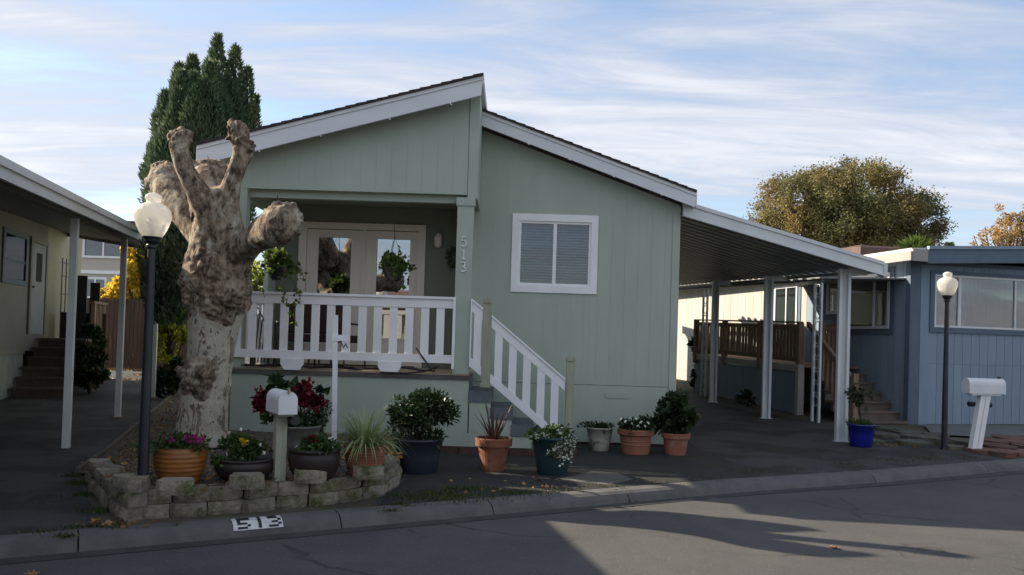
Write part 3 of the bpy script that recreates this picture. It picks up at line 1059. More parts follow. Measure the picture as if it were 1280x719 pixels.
# window
wf = MB()
for q in ((-0.04, WX0, 2.295, 3.465), (WX1, 1.24, 2.295, 3.465), (WX0, WX1, 3.36, 3.465), (WX0, WX1, 2.295, 2.40)):
    wf.box(q[0], q[1], YW - .03, YW - .007, q[2], q[3])
win = obj('window', wf, M['white'], house)
m = MB()
for q in ((WX0, WX0 + .035, WZ0, WZ1), (WX1 - .035, WX1, WZ0, WZ1), (WX0 + .035, WX1 - .035, WZ1 - .035, WZ1), (WX0 + .035, WX1 - .035, WZ0, WZ0 + .035), (0.575, 0.625, WZ0 + .035, WZ1 - .035)):
    m.box(q[0], q[1], YW - .008, YW + .05, q[2], q[3])
obj('frame', m, M['white'], win)
for a, b in ((WX0 + .035, 0.575), (0.625, WX1 - .035)):
    box('pane', (a, b, YW + .02, YW + .024, WZ0 + .035, WZ1 - .035), M['glass'], win)
sm = MB().hexa([(-.245, -.016, -.012), (.245, -.016, -.012), (.245, .016, .009), (-.245, .016, .009), (-.245, -.016, -.0105), (.245, -.016, -.0105), (.245, .016, .0105), (-.245, .016, .0105)]).mesh()
sm.materials.append(M['blind'])
for xc in (0.335, 0.865):
    for k in range(21):
        obj('blind_slat', sm, None, win, loc=(xc, YW + .075, WZ0 + .055 + k * 0.041), rot=(0.02 + random.uniform(-.05, .05), random.uniform(-.004, .004), 0))
m = MB().box(-.2, 1.4, YW + .9, YW + .95, 2.2, 3.5).box(-.22, -.2, YW + .12, YW + .95, 2.2, 3.5).box(1.4, 1.42, YW + .12, YW + .95, 2.2, 3.5).box(-.22, 1.42, YW + .12, YW + .95, 2.15, 2.2).box(-.22, 1.42, YW + .12, YW + .95, 3.5, 3.55)
obj('room', m, M['dark_room'], house)

# deck, skirt and base blocks
siding('deck_skirt', XL, -0.56, YP + 0.02, 0.12, lambda x: ZD - 0.085, M['sage'], house, pitch=0.81)
box('deck_edge', (XL - .03, -0.545, YP - 0.01, YP + .05, ZD - 0.084, ZD - 0.025), M['deck_edge'], house)
box('deck_side', (XL - .01, XL + .05, YP + .12, YD, 0.0, ZD - 0.086), M['sage'], house)
for k in range(13):
    y = YP - 0.015 + k * 0.131
    obj('deck_board', MB().box(XL - .02, -0.56, y, y + 0.125, ZD - 0.0245, ZD), M['deck_board'], house)
for k in range(11):
    a = XL + k * 0.31
    box('base_block', (a + .004, min(a + .302, 0.9), YP - 0.015 + random.uniform(-.004, .004), YP + .1, 0.0, 0.113), M['base_block'], house)
# stairs going down to the right along the wall
st = siding('stair_side', -0.56, 0.90, YP + 0.02, 0.12, lambda x: 0.30, M['sage'], house, pitch=0.73)
RUN, RISE = 0.29, 0.222
for k in range(4):
    zt = ZD - RISE * (k + 1)
    xa = -0.545 + RUN * k
    t_ = box('stair_tread', (xa - 0.01, xa + RUN + .012, YP - 0.004, YW - .02, zt - 0.155, zt), M['step_grey'], house)
    if zt - 0.16 > 0.31:
        box('stair_panel', (xa, xa + RUN - .001, YP + .014, YP + .09, 0.301, zt - 0.156), M['sage'], house)
    box('riser', (xa - .03, xa - .012, YP + .095, YW - .03, zt + 0.001, zt + RISE - .04), M['step_grey'], house)
for k in range(4):
    a = -0.30 + k * 0.31
    box('base_block', (a + .004, a + .302, YP - 0.012 + random.uniform(-.004, .004), YP + .1, 0.0, 0.113), M['base_block'], house)

# porch railing
YR = YP + 0.0
rail = obj('railing', MB().box(-3.86, -0.80, YR - .055, YR + .035, 2.095, 2.128), M['white'], house)
box('top_board', (-3.86, -0.80, YR - .03, YR + .008, 1.975, 2.094), M['white'], rail)
box('bottom_board', (-3.86, -0.80, YR - .034, YR + .008, 1.235, 1.345), M['white'], rail)
box('end_trim', (-0.80, -0.765, YR - .055, YR - .016, 1.16, 2.128), M['white'], rail)
bal = MB().box(-.054, .054, -.02, .0, 1.346, 1.974).mesh()
bal.materials.append(M['white'])
for k in range(14):
    x = at(310.6 + 19.55 * k + 5.2 - 19.55, 410, YR).x
    obj('baluster', bal, None, rail, loc=(x + random.uniform(-.004, .004), YR, 0))
for px in (366, 487.5):
    xc = at(px, 450, YR).x
    m = MB().xz([(xc - .155, 1.234), (xc - .155, 1.165), (xc - .105, 1.085), (xc + .105, 1.085), (xc + .155, 1.165), (xc + .155, 1.234)], YR - .05, YR - .012)
    obj('rail_bracket', m, M['white'], rail)
# side railing on the open left end of the porch
m = MB().box(XL, XL + .04, YP + .16, 12.1, 2.0, 2.1)
m.box(XL, XL + .04, YP + .16, 12.1, 1.24, 1.33)
for k in range(6):
    m.box(XL + .005, XL + .03, YP + .25 + k * .2, YP + .34 + k * .2, 1.331, 1.999)
obj('side_railing', m, M['white'], house)

# stair railing
sr = None
for (xa, za), (xb, zb_) in (((-0.545, 2.115), (-0.395, 1.995)), ((-0.275, 1.905), (0.735, 1.085))):
    ta = MB().xz([(xa, za - .03), (xb, zb_ - .03), (xb, zb_), (xa, za)], YP - .05, YP + .03)
    o = obj('stair_railing', ta, M['white'], house)
    obj('top_board', MB().xz([(xa, za - .17), (xb, zb_ - .17), (xb, zb_ - .031), (xa, za - .031)], YP - .03, YP + .005), M['white'], o)
    lo = 0.79
    obj('bottom_board', MB().xz([(xa, za - lo - .13), (xb, zb_ - lo - .13 + .0), (xb, zb_ - lo), (xa, za - lo)], YP - .034, YP + .005), M['white'], o)
    xs = [-0.46] if xb < -.3 else [at(p, 450, YP).x for p in (623, 641, 659, 677, 694.5)]
    w = 0.052
    for x in xs:
        f_ = lambda q: za + (zb_ - za) * (q - xa) / (xb - xa)
        obj('baluster', MB().xz([(x - w, f_(x - w) - lo - .005), (x + w, f_(x + w) - lo - .005), (x + w, f_(x + w) - .168), (x - w, f_(x - w) - .168)], YP - .024, YP - .004), M['white'], o)
obj('end_trim', MB().box(-0.562, -0.5455, YP - .052, YP - .02, 1.2, 2.115), M['white'], house)
for x, zt, z0 in ((-0.335, 2.10, 0.93), (0.805, 1.35, 0.0)):
    o = box('stair_post', (x - .052, x + .052, YP - .05, YP + .055, z0, zt), M['sage_pale'], house)
    box('post_cap', (x - .062, x + .062, YP - .06, YP + .065, zt - .035, zt + .012), M['sage_pale'], o)
    box('post_foot', (x - .066, x + .066, YP - .062, YP + .066, z0, z0 + .06), M['sage_pale'], o)

# small clips for string lights under the fascia boards
for x, zf, y0, h in [(-3.4, zl, 10.5, .285), (-2.6, zl, 10.5, .285), (-1.7, zl, 10.5, .285), (-.9, zl, 10.5, .285), (.15, zr, 11.6, .235), (.75, zr, 11.6, .235), (1.4, zr, 11.6, .235), (2.1, zr, 11.6, .235)]:
    z = zf(x) - h
    obj('hook', MB().tube([(x, y0 - .012, z + .03), (x, y0 - .02, z - .012), (x + .012, y0 - .03, z - .028), (x + .024, y0 - .03, z - .012)], .005, 4), M['white'], house)
# cables
for k in range(5):
    r = random.Random(k)
    x0 = r.uniform(-3.7, -3.2)
    x1 = r.uniform(-2.2, -0.95)
    pts = [(x0 + (x1 - x0) * i / 8, YP - .03 + r.uniform(-.01, .02), ZD + 0.012 + r.uniform(0, .05)) for i in range(9)]
    obj('cable', MB().tube(pts, 0.008, 5), M['black_metal'], None, label=['thin black cable lying along the porch edge under the railing', 'second thin black cable looped on the porch edge', 'black cord tangled under the white rail near the tree', 'black cable sagging along the deck edge below the balusters', 'loose black cord along the lit deck edge'][k], cat='cable', group='cables along the porch edge')
obj('hose_end', MB().tube([(-1.75, YP - .05, ZD - .01), (-1.4, YP - .06, ZD - .015), (-1.15, YP - .06, ZD + .02), (-0.98, YP - .06, ZD + .09), (-1.05, YP - .05, ZD + .02), (-1.12, YP - .05, ZD + .12), (-1.28, YP - .05, ZD + .33)], 0.011, 6), M['black_metal'], label='curved black hose end poking up through the railing near the porch column', cat='hose')

# ================================================================== POLLARDED PLANE TREE
TY = 9.3
LIMBS = [  # (px, py, radius px, depth offset)
    [(251, 556, 36, 0), (252, 536, 31, 0), (256, 490, 28.5, 0), (263, 450, 28, 0), (267, 415, 30, 0), (270, 385, 35, 0), (271, 365, 40, 0), (270, 345, 41, 0), (270, 318, 34, 0), (271, 295, 31, -.02), (274, 270, 28, -.04), (274, 252, 23, -.04)],
    [(264, 326, 20, 0.05), (253, 297, 17, .22), (236, 268, 21, .42), (219, 246, 24, .60), (205, 227, 21, .74), (199, 221, 15, .80)],
    [(272, 288, 24, -.1), (258, 258, 17, -.20), (243, 232, 13.5, -.28), (231, 212, 12, -.32), (226, 196, 11.5, -.34), (223, 182, 11, -.34), (222, 173, 10, -.34)],
    [(280, 282, 24, -.05), (284, 252, 16, -.08), (290, 228, 11.5, -.1), (297, 208, 11, -.12), (302, 192, 11.5, -.12), (300, 177, 11, -.12), (297, 165, 11, -.12)],
    [(270, 270, 30, .25), (265, 245, 28, .38), (262, 228, 27, .45), (258, 219, 22, .48)],
    [(296, 317, 22, -.05), (315, 302, 17, -.32), (332, 291, 20, -.55), (347, 283, 25, -.74), (356, 277, 25, -.82)],
]
KNOBS = [  # burls: px, py, radius px, depth
    (196, 228, 14, .72), (208, 215, 15, .76), (214, 221, 13, .68), (200, 214, 11, .8), (194, 238, 9, .7),
    (218, 172, 9, -.33), (228, 171, 10, -.3), (221, 180, 10, -.34), (216, 166, 6, -.3), (229, 180, 8, -.26), (224, 166, 7, -.28),
    (295, 161, 10, -.15), (304, 166, 9, -.12), (290, 170, 8, -.12), (307, 184, 11, -.12), (301, 176, 11, -.16), (309, 194, 9, -.1),
    (240, 216, 12, .45), (256, 213, 14, .5), (272, 212, 13, .5), (284, 214, 10, .45), (240, 207, 6, .42), (265, 208, 8, .5),
    (345, 268, 13, -.80), (362, 265, 13, -.82), (368, 280, 12, -.84), (357, 290, 13, -.88), (372, 270, 8, -.8), (341, 282, 12, -.80), (350, 263, 11, -.74), (370, 289, 7, -.84), (336, 298, 10, -.6),
    (243, 372, 17, -.12), (238, 355, 15, -.08), (246, 388, 13, -.1), (285, 372, 20, -.2), (300, 360, 17, -.1), (303, 380, 13, -.06), (268, 382, 16, -.24), (262, 350, 20, -.2), (298, 340, 16, -.1), (285, 395, 10, -.2), (235, 368, 10, 0),
    (240, 470, 15, -.16), (230, 467, 10, -.12), (248, 480, 14, -.2), (244, 458, 12, -.18), (254, 465, 14, -.22), (238, 482, 11, -.16), (225, 462, 6, -.12), (252, 492, 9, -.2),
    (252, 322, 14, -.2), (265, 330, 12, -.25), (240, 330, 10, -.1),
]
m = MB()
S_ = TY / 1000.0
for limb in LIMBS:
    pts, rad = [], []
    for (a, b) in zip(limb, limb[1:]):
        for t in (0, .25, .5, .75):
            q = [a[i] + (b[i] - a[i]) * t for i in range(4)]
            pts.append(at(q[0], q[1], TY + q[3]))
            rad.append(q[2] * S_ * (TY + q[3]) / TY)
    a = limb[-1]
    pts.append(at(a[0], a[1], TY + a[3]))
    rad.append(a[2] * S_ * (TY + a[3]) / TY)
    # rounded end
    e = (pts[-1] - pts[-2]).normalized() * rad[-1]
    pts.append(pts[-1] + e * .6)
    rad.append(rad[-1] * .72)
    pts.append(pts[-1] + e * .25)
    rad.append(rad[-1] * .35)
    m.tube(pts, rad, 16)
KN = []
for px, py, r, dy in KNOBS:
    c = at(px, py, TY + dy)
    r = r * (TY + dy) / TY
    KN.append((c, r * S_))
    m.lathe([(r * S_ * math.sin(math.pi * (i + .02) / 8.04), -r * S_ * math.cos(math.pi * (i + .02) / 8.04)) for i in range(9)], c, 12)
base_t = at(251, 552, TY)
tmp = bpy.data.objects.new('tmp_tree', m.mesh())
col.objects.link(tmp)
rm = tmp.modifiers.new('r', 'REMESH')
rm.mode = 'VOXEL'
rm.voxel_size = 0.018
sm_ = tmp.modifiers.new('s', 'SMOOTH')
sm_.iterations = 3
sm_.factor = 0.5
dg = bpy.context.evaluated_depsgraph_get()
tm = bpy.data.meshes.new_from_object(tmp.evaluated_get(dg))
bpy.data.objects.remove(tmp)
nv = len(tm.vertices)
co = np.empty(nv * 3)
tm.vertices.foreach_get('co', co)
co = co.reshape(-1, 3)
dmin = np.full(nv, 9.0)
for c, r in KN:
    dmin = np.minimum(dmin, (np.linalg.norm(co - np.array(c), axis=1) - r) / r)
burl = np.clip(0.9 - dmin * 1.6, 0, 1)
knob = burl.copy()
burl = np.maximum(burl, 0.55 * np.clip((co[:, 2] - 2.0) / 0.25, 0, 1))
nrm_ = np.array([v.normal[:] for v in tm.vertices])
disp = np.empty(nv)
for i in range(nv):
    p = Vector(co[i])
    kb = knob[i]
    d_ = 0.012 * mnoise.noise(p * 2.3) + (0.008 + 0.020 * kb) * mnoise.fractal(p * 5.0, 0.9, 2.1, 3)
    if kb > 0.1:
        d_ += 0.024 * kb * (abs(mnoise.noise(p * 13.0)) * 2.2 - 0.7) + (0.006 + 0.016 * kb) * mnoise.noise(p * 26.0)
    disp[i] = d_
co += nrm_ * disp[:, None]
tm.vertices.foreach_set('co', co.ravel())
tm.update()
at_ = tm.attributes.new('burl', 'FLOAT', 'POINT')
at_.data.foreach_set('value', burl.astype(np.float32))
tm.polygons.foreach_set('use_smooth', [True] * len(tm.polygons))
tree = thing('plane_tree', 'bare pollarded plane tree with knobbly burls and mottled cream bark before the porch', 'tree', base_t)
obj('trunk', tm, M['bark'], tree)
tw = MB()
for q in ([(229, 330), (219, 327), (211, 326)], [(243, 214), (241, 205), (238, 196)], [(262, 212), (263, 203), (259, 194)], [(232, 326), (222, 331)]):
    tw.tube([at(a, b, TY - .1) for a, b in q], [0.006 - 0.0015 * i for i in range(len(q))], 5)
obj('twig', tw, M['twig'], tree)

# ================================================================== STREET LAMPS
def lamp(loc, H, label):
    t = thing('street_lamp', label, 'street lamp', loc, 'street lamps')
    x, y, z = loc
    obj('pole', MB().lathe([(.052, -.1), (.052, .02), (.046, .03), (.031, H - .47), (.046, H - .46), (.046, H - .44), (.038, H - .43), (.06, H - .41), (.066, H - .385)], loc, 16), M['lamp_post'], t, smooth=False)
    g = H - .385
    pr = [(.070, 0), (.092, .02), (.122, .07), (.150, .13), (.167, .19), (.170, .225), (.163, .26), (.142, .292), (.112, .315), (.084, .328), (.066, .338), (.060, .348), (.070, .36), (.078, .38), (.072, .402), (.05, .42), (.02, .430), (.004, .432)]
    s_ = 0.875
    pr = [(r, zz * 0.9) for r, zz in pr]
    inner = [(r - .006, zz) for r, zz in pr[::-1] if r > .02]
    m = MB().lathe([(r * s_, g + zz) for r, zz in pr], loc, 28)
    obj('globe', m, M['globe'], t, smooth=True)
    obj('lamp_fitter', MB().lathe([(.055, g - .01), (.075, g + .004), (.078, g + .016), (.06, g + .018)], loc, 20), M['lamp_post'], t)
    obj('bulb', MB().lathe([(.02, g + .02), (.022, g + .08), (.04, g + .13), (.035, g + .17), (.01, g + .19)], loc, 12), M['mailbox'], t, smooth=True)
    return t


lp = on_bed(178, 611)
lamp((lp.x, lp.y, lp.z - .03), (at(190, 237, lp.y).z - lp.z), 'dark blue street lamp with white seeded globe rising behind the block wall')
lp2 = gp(1180, 562)
lamp(tuple(lp2), (at(1185, 340, lp2.y).z - lp2.z), 'black street lamp with clear acorn globe before the blue grey home')

# ================================================================== MAIN CARPORT (right side of the green house)
c1, c2, c3 = gp(1051, 552), gp(957, 523), gp(891, 503)
carport = thing('carport', 'white metal carport with sloping ribbed roof on posts beside the green house', 'carport', (4.2, 13, 0))
A0, A1 = Vector((2.47, 11.80, 3.60)), Vector((2.47, 22.2, 3.92))
B0, B1 = Vector((5.88, 12.75, 2.90)), Vector((4.66, 22.5, 3.27))
NP = 33


def pan(i):
    ta, tb = i / NP, (i + 1) / NP
    a, b = A0 + (A1 - A0) * ta, A0 + (A1 - A0) * tb
    c, d = B0 + (B1 - B0) * ta, B0 + (B1 - B0) * tb
    prof = [(0.0, 0), (0.05, 0), (0.10, .085), (0.46, .085), (0.51, 0), (0.70, 0), (.73, .02), (.77, .02), (.80, 0), (1.0, 0)]
    th = 0.006
    ra = [a + (b - a) * t + Vector((0, 0, z)) for t, z in prof]
    rc = [c + (d - c) * t + Vector((0, 0, z)) for t, z in prof]
    n = len(prof)
    up = Vector((0, 0, th))
    v = ra + rc + [p + up for p in ra] + [p + up for p in rc]
    f = []
    for k in range(n - 1):
        f += [(k, k + 1, n + k + 1, n + k), (2 * n + k, 3 * n + k, 3 * n + k + 1, 2 * n + k + 1), (k, 2 * n + k, 2 * n + k + 1, k + 1), (n + k, n + k + 1, 3 * n + k + 1, 3 * n + k)]
    f += [(0, n, 3 * n, 2 * n), (n - 1, 3 * n - 1, 4 * n - 1, 2 * n - 1)]
    return MB().add(v, f)


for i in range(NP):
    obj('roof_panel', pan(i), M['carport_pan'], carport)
fd = (B0 - A0)
fx = Vector((fd.y, -fd.x, 0)).normalized()
m = MB()
for o0, o1, z0, z1 in ((.0, .035, -.12, .095), (.035, .055, .05, .105), (.035, .05, -.12, -.085)):
    p = []
    for z in (z0, z1):
        for P, o_ in ((A0, o0), (B0, o0), (B0, o1), (A0, o1)):
            p.append(P + fx * o_ + Vector((0, 0, z)))
    m.hexa([p[1], p[0], p[3], p[2], p[5], p[4], p[7], p[6]])
obj('fascia', m, M['carport_metal'], carport)
bd = (B1 - B0)
bx = Vector((bd.y, -bd.x, 0)).normalized()
m = MB()
p = []
for z in (-.055, -.008):
    for P, o_ in ((B0, 0.0), (B0, .035), (B1, .035), (B1, 0.0)):
        p.append(P - bx * o_ + Vector((0, 0, z)))
m.hexa([p[0], p[3], p[2], p[1], p[4], p[7], p[6], p[5]])
obj('beam', m, M['carport_pan'], carport)
m = MB()
p = []
for z in (-.13, .07):
    for P, o_ in ((B0 - bd.normalized() * .05, .0), (B0 - bd.normalized() * .05, .06), (B0 + bd.normalized() * .13, .06), (B0 + bd.normalized() * .13, .0)):
        p.append(P + bx * o_ + Vector((0, 0, z)))
m.hexa(p)
obj('fascia_cap', m, M['carport_metal'], carport)
for P, w in ((c1, .07), (c2, .06), (c3, .055)):
    t = (P.y - B0.y) / (B1.y - B0.y)
    top = B0.z + (B1.z - B0.z) * t - .01
    m = MB()
    # open-sided aluminium post: two flanged channels
    for sx in (-1, 1):
        m.box(P.x + sx * w - .022, P.x + sx * w + .022, P.y - .045, P.y + .045, P.z - .05, top)
    m.box(P.x - w + .023, P.x + w - .023, P.y + .02, P.y + .03, P.z - .05, top)
    po = obj('carport_post', m, M['carport_metal'], carport)
    m = MB().box(P.x - w - .05, P.x + w + .05, P.y - .06, P.y + .06, P.z - .02, P.z + .012)
    obj('foot_plate', m, M['carport_metal'], po)
    bz = B0 + (B1 - B0) * t
    obj('bracket', MB().box(P.x - w, bz.x - .1, P.y - .025, P.y + .025, top - .09, top), M['carport_metal'], po)

# ================================================================== BLUE-GREY NEIGHBOUR (right)
RT = R(13.5)
RC = Vector((7.75, 15.58, 0.19))
nb = thing('neighbour_home', 'blue grey mobile home with board siding and wide front window behind the second lamp', 'house', RC, rot=RT)
RW, RL = 7.2, 16.0
bm_w = 0.2
k = 0
x = 0.42
while x < RW - .01:
    w = min(bm_w, RW - x)
    for z0, z1 in (((0.0, 1.18), (1.185, 1.84), (2.99, 3.12)) if 0.45 < x + w / 2 < 3.35 else ((0.0, 1.18), (1.185, 3.12))):
        box('siding_board', (x + .004, x + w - .004, -.012, .0, z0, z1), M['blue_siding'], nb)
    x += w
box('wall', (0.02, RW, .001, .12, -.25, 3.2), M['blue_trim'], nb)
box('base_trim', (0.40, RW, -.02, -.001, -.10, -.002), M['base_block'], nb)
y = 0.0
while y < RL:
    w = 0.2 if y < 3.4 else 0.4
    lit = y > 3.4  # rear boards get a paler colour that paints in the sunlight there
    box('siding_board', (-.012, 0.0, y + .005, y + w - .005, -.15, 3.22), M['grey_and_sunlit_siding'] if lit else M['blue_siding'], nb)
    y += w
box('side_wall', (.001, .12, .121, RL, -.25, 3.3), M['blue_trim'], nb)
box('back_wall', (.0, RW, RL, RL + .1, -.25, 3.3), M['blue_siding'], nb)
box('far_wall', (RW, RW + .1, 0, RL, -.25, 3.3), M['blue_siding'], nb)
box('corner_trim', (-.02, .20, -.030, -.0125, -.12, 3.15), M['blue_trim'], nb)
box('corner_trim', (.215, .415, -.022, -.0, -.12, 3.12), M['blue_siding'], nb)
box('corner_trim', (-.034, -.0125, -.030, .10, -.12, 3.15), M['blue_trim'], nb)
m = MB()
for q in ((.42, .52, 1.80, 3.02), (3.3, 3.4, 1.80, 3.02), (.52, 3.3, 2.94, 3.02), (.52, 3.3, 1.80, 1.905)):
    m.box(q[0], q[1], -.045, -.0125, q[2], q[3])
w_ = obj('window', m, M['blue_trim'], nb)
m = MB()
for q in ((.52, .56, 1.905, 2.94), (3.26, 3.3, 1.905, 2.94), (.56, 3.26, 2.9, 2.94), (.56, 3.26, 1.905, 1.945), (1.07, 1.14, 1.945, 2.9), (2.42, 2.46, 1.945, 2.9)):
    m.box(q[0], q[1], -.04, -.005, q[2], q[3])
obj('frame', m, M['carport_metal'], w_)
for a, b in ((.56, 1.07), (1.14, 2.42), (2.46, 3.26)):
    box('pane', (a, b, -.018, -.0145, 1.945, 2.9), M['glass_blue'], w_)
m = MB()
pts = []
for i in range(61):
    xx = .56 + i * 2.7 / 60
    pts.append((xx, -.006 + .004 * math.sin(i * 1.3)))
for (a, ya), (b, yb) in zip(pts, pts[1:]):
    m.add([(a, ya, 1.93), (b, yb, 1.93), (b, yb, 2.92), (a, ya, 2.92)], [(0, 1, 2, 3)])
obj('curtain', m, M['curtain'], w_, smooth=True)
# roof: low slope with a deep front fascia
def nz_(x):
    return 3.41 + .055 * (x - .4)


m = MB().xz([(-.35, nz_(-.35) - .1), (4.4, nz_(4.4) - .1), (4.4, nz_(4.4)), (-.35, nz_(-.35))], -.42, RL + .3)
m.xz([(4.4, nz_(4.4) - .1), (RW + .3, nz_(1.5) - .1), (RW + .3, nz_(1.5)), (4.4, nz_(4.4))], -.42, RL + .3)
rf = obj('roof', m, M['roof_metal'], nb)
m = MB().xz([(-.02, nz_(-.02) - .30), (4.4, nz_(4.4) - .30), (4.4, nz_(4.4) - .035), (-.02, nz_(-.02) - .035)], -.47, -.425)
obj('fascia', m, M['blue_trim'], nb)
m = MB().xz([(-.02, nz_(-.02) - .033), (4.4, nz_(4.4) - .033), (4.4, nz_(4.4) + .03), (-.02, nz_(-.02) + .03)], -.50, -.425)
obj('drip_edge', m, M['blue_siding'], nb)
m = MB().hexa([(-.40, -.46, 3.13), (-.36, -.46, 3.13), (-.36, RL, 3.13), (-.40, RL, 3.13), (-.40, -.46, 3.30), (-.36, -.46, 3.30), (-.36, RL, 3.30), (-.40, RL, 3.30)])
obj('eave_fascia', m, M['eave_beige'], nb)
m = MB().box(-.359, -.025, -.47, -.425, 3.12, 3.345)
obj('eave_end', m, M['eave_beige'], nb)
# side wall window and sliding door
for (y0, y1, z0, z1, sp) in ((.55, 1.95, 1.86, 3.0, 1.0), (3.75, 4.75, 0.95, 2.95, 4.2), (2.15, 2.6, 2.2, 2.98, None)):
    m = MB()
    for q in ((y0, y0 + .06, z0, z1), (y1 - .06, y1, z0, z1), (y0 + .06, y1 - .06, z1 - .06, z1), (y0 + .06, y1 - .06, z0, z0 + .06)) + (((sp, sp + .04, z0 + .06, z1 - .06),) if sp else ()):
        m.box(-.05, -.013, q[0], q[1], q[2], q[3])
    w_ = obj('window', m, M['carport_metal'], nb)
    box('pane', (-.026, -.022, y0 + .06, y1 - .06, z0 + .06, z1 - .06), M['glass_dark'], w_)
    box('backing', (-.0175, -.0135, y0 + .06, y1 - .06, z0 + .06, z1 - .06), M['dark_room'], w_)
    m = MB()
    for q in ((y0 - .12, y0 - .001, z0 - .12, z1 + .1), (y1 + .001, y1 + .12, z0 - .12, z1 + .1), (y0, y1, z1 + .001, z1 + .1), (y0, y1, z0 - .12, z0 - .001)):
        m.box(-.03, -.0125, q[0], q[1], q[2], q[3])
    obj('window_surround', m, M['blue_trim'], w_)
box('vent', (-.02, -.0125, .28, .62, .35, .55), M['blue_siding'], nb)

# deck with brown railing along the side of the neighbour
dk = thing('wooden_deck', 'brown picketed wooden deck with steps along the side of the blue grey home', 'deck', RC, rot=RT)
DY0, DY1, DZ = 1.46, 6.3, 1.05


def dz(y):
    return .03 * (y - DY0)


xw = -1.40
for k in range(8):
    ya, yb = DY0 + k * (DY1 - DY0) / 8, DY0 + (k + 1) * (DY1 - DY0) / 8
    obj('skirt_panel', MB().prism([(xw, ya + .004, -.1), (xw, yb - .004, -.1), (xw, yb - .004, DZ - .16 + dz(yb)), (xw, ya + .004, DZ - .16 + dz(ya))], (.04, 0, 0)), M['blue_siding'], dk)
for k in range(9):
    xx = xw + k * .155
    obj('deck_plank', MB().hexa([(xx, DY0, DZ - .04), (xx + .15, DY0, DZ - .04), (xx + .15, DY1, DZ - .04 + dz(DY1)), (xx, DY1, DZ - .04 + dz(DY1)), (xx, DY0, DZ), (xx + .15, DY0, DZ), (xx + .15, DY1, DZ + dz(DY1)), (xx, DY1, DZ + dz(DY1))]), M['old_wood'], dk)
obj('rim_board', MB().hexa([(xw - .03, DY0, DZ - .14), (xw - .001, DY0, DZ - .14), (xw - .001, DY1, DZ - .14 + dz(DY1)), (xw - .03, DY1, DZ - .14 + dz(DY1)), (xw - .03, DY0, DZ), (xw - .001, DY0, DZ), (xw - .001, DY1, DZ + dz(DY1)), (xw - .03, DY1, DZ + dz(DY1))]), M['grey_and_sunlit_siding'], dk)
for zt, h in ((1.97, .035), (1.90, .10), (1.22, .10)):
    th = .07 if h < .05 else .035
    obj('rail', MB().hexa([(xw - th, DY0, zt - h), (xw + .03, DY0, zt - h), (xw + .03, DY1, zt - h + dz(DY1)), (xw - th, DY1, zt - h + dz(DY1)), (xw - th, DY0, zt - .001), (xw + .03, DY0, zt - .001), (xw + .03, DY1, zt - .001 + dz(DY1)), (xw - th, DY1, zt - .001 + dz(DY1))]), M['old_wood'], dk)
pk = MB().box(-.016, .016, -.036, .036, 0, .68).mesh()
pk.materials.append(M['old_wood'])
y = DY0 + .12
while y < DY1 - .05:
    obj('picket', pk, None, dk, loc=(xw + .015, y + random.uniform(-.01, .01), 1.18 + dz(y)))
    y += .135
for y in (DY0 + .045, 3.05, 4.7, DY1 - .05):
    box('deck_post', (xw - .072, xw + .045, y - .05, y + .05, DZ - .1, 1.94 + dz(y)), M['old_wood'], dk)
box('pale_post', (xw - .12, xw + .02, DY0 - .08, DY0 + .02, -.05, DZ + .02), M['grey_and_sunlit_siding'], dk)
# front guard and steps
for zt, h in ((1.97, .035), (1.90, .10), (1.30, .09)):
    box('front_rail', (-.62, -.03, DY0 + .42 - .05, DY0 + .42 + .02, zt - h, zt - .001), M['old_wood'], dk)
for k in range(6):
    obj('picket', pk, None, dk, loc=(-.56 + k * .1, DY0 + .44, 1.25), rot=(0, 0, R(90)))
box('deck_post', (-.70, -.60, DY0 + .36, DY0 + .46, DZ, 2.0), M['old_wood'], dk)
for k in range(6):
    zt = DZ - k * .175 - .12
    ya = DY0 - k * .25 - .25
    box('step', (-1.36 if k > 1 else -1.2, -.05, ya - .03, ya + .25, zt - .045, zt), M['step_wood'], dk)
    box('riser', (-1.34 if k > 1 else -1.18, -.06, ya + .0, ya + .02, zt - .174, zt - .046), M['step_wood'], dk)
sr_ = MB().hexa([(-1.30, -.05, .75), (-1.22, -.05, .75), (-1.22, DY0, 1.86), (-1.30, DY0, 1.86), (-1.30, -.05, .86), (-1.22, -.05, .86), (-1.22, DY0, 1.97), (-1.30, DY0, 1.97)])
o = obj('stair_handrail', sr_, M['old_wood'], dk)
for k in range(9):
    y = .05 + k * .15
    zc = .75 + (y + .05) * 1.11 / (DY0 + .05)
    box('picket', (-1.28, -1.24, y - .04, y + .04, zc - .72, zc + .02), M['old_wood'], o)
box('deck_post', (-1.31, -1.21, -.12, -.03, -.05, .95), M['old_wood'], dk)

# awning on paired aluminium posts over the deck
aw = thing('awning', 'pale flat metal awning on paired scroll posts over the wooden deck', 'awning', RC, rot=RT)
obj('beam', MB().hexa([(-1.85, .2, 2.72), (-1.77, .2, 2.72), (-1.77, 8.3, 2.72 + dz(8.3)), (-1.85, 8.3, 2.72 + dz(8.3)), (-1.85, .2, 2.789), (-1.77, .2, 2.789), (-1.77, 8.3, 2.789 + dz(8.3)), (-1.85, 8.3, 2.789 + dz(8.3))]), M['left_pan'], aw)
for k in range(7):
    ya = .1 + k * .5
    obj('roof_panel', MB().hexa([(-1.95, ya, 2.79 + dz(ya)), (-.02, ya, 2.86 + dz(ya)), (-.02, ya + .49, 2.86 + dz(ya)), (-1.95, ya + .49, 2.79 + dz(ya)), (-1.95, ya, 2.82 + dz(ya)), (-.02, ya, 2.89 + dz(ya)), (-.02, ya + .49, 2.89 + dz(ya)), (-1.95, ya + .49, 2.82 + dz(ya))]), M['left_pan'], aw)
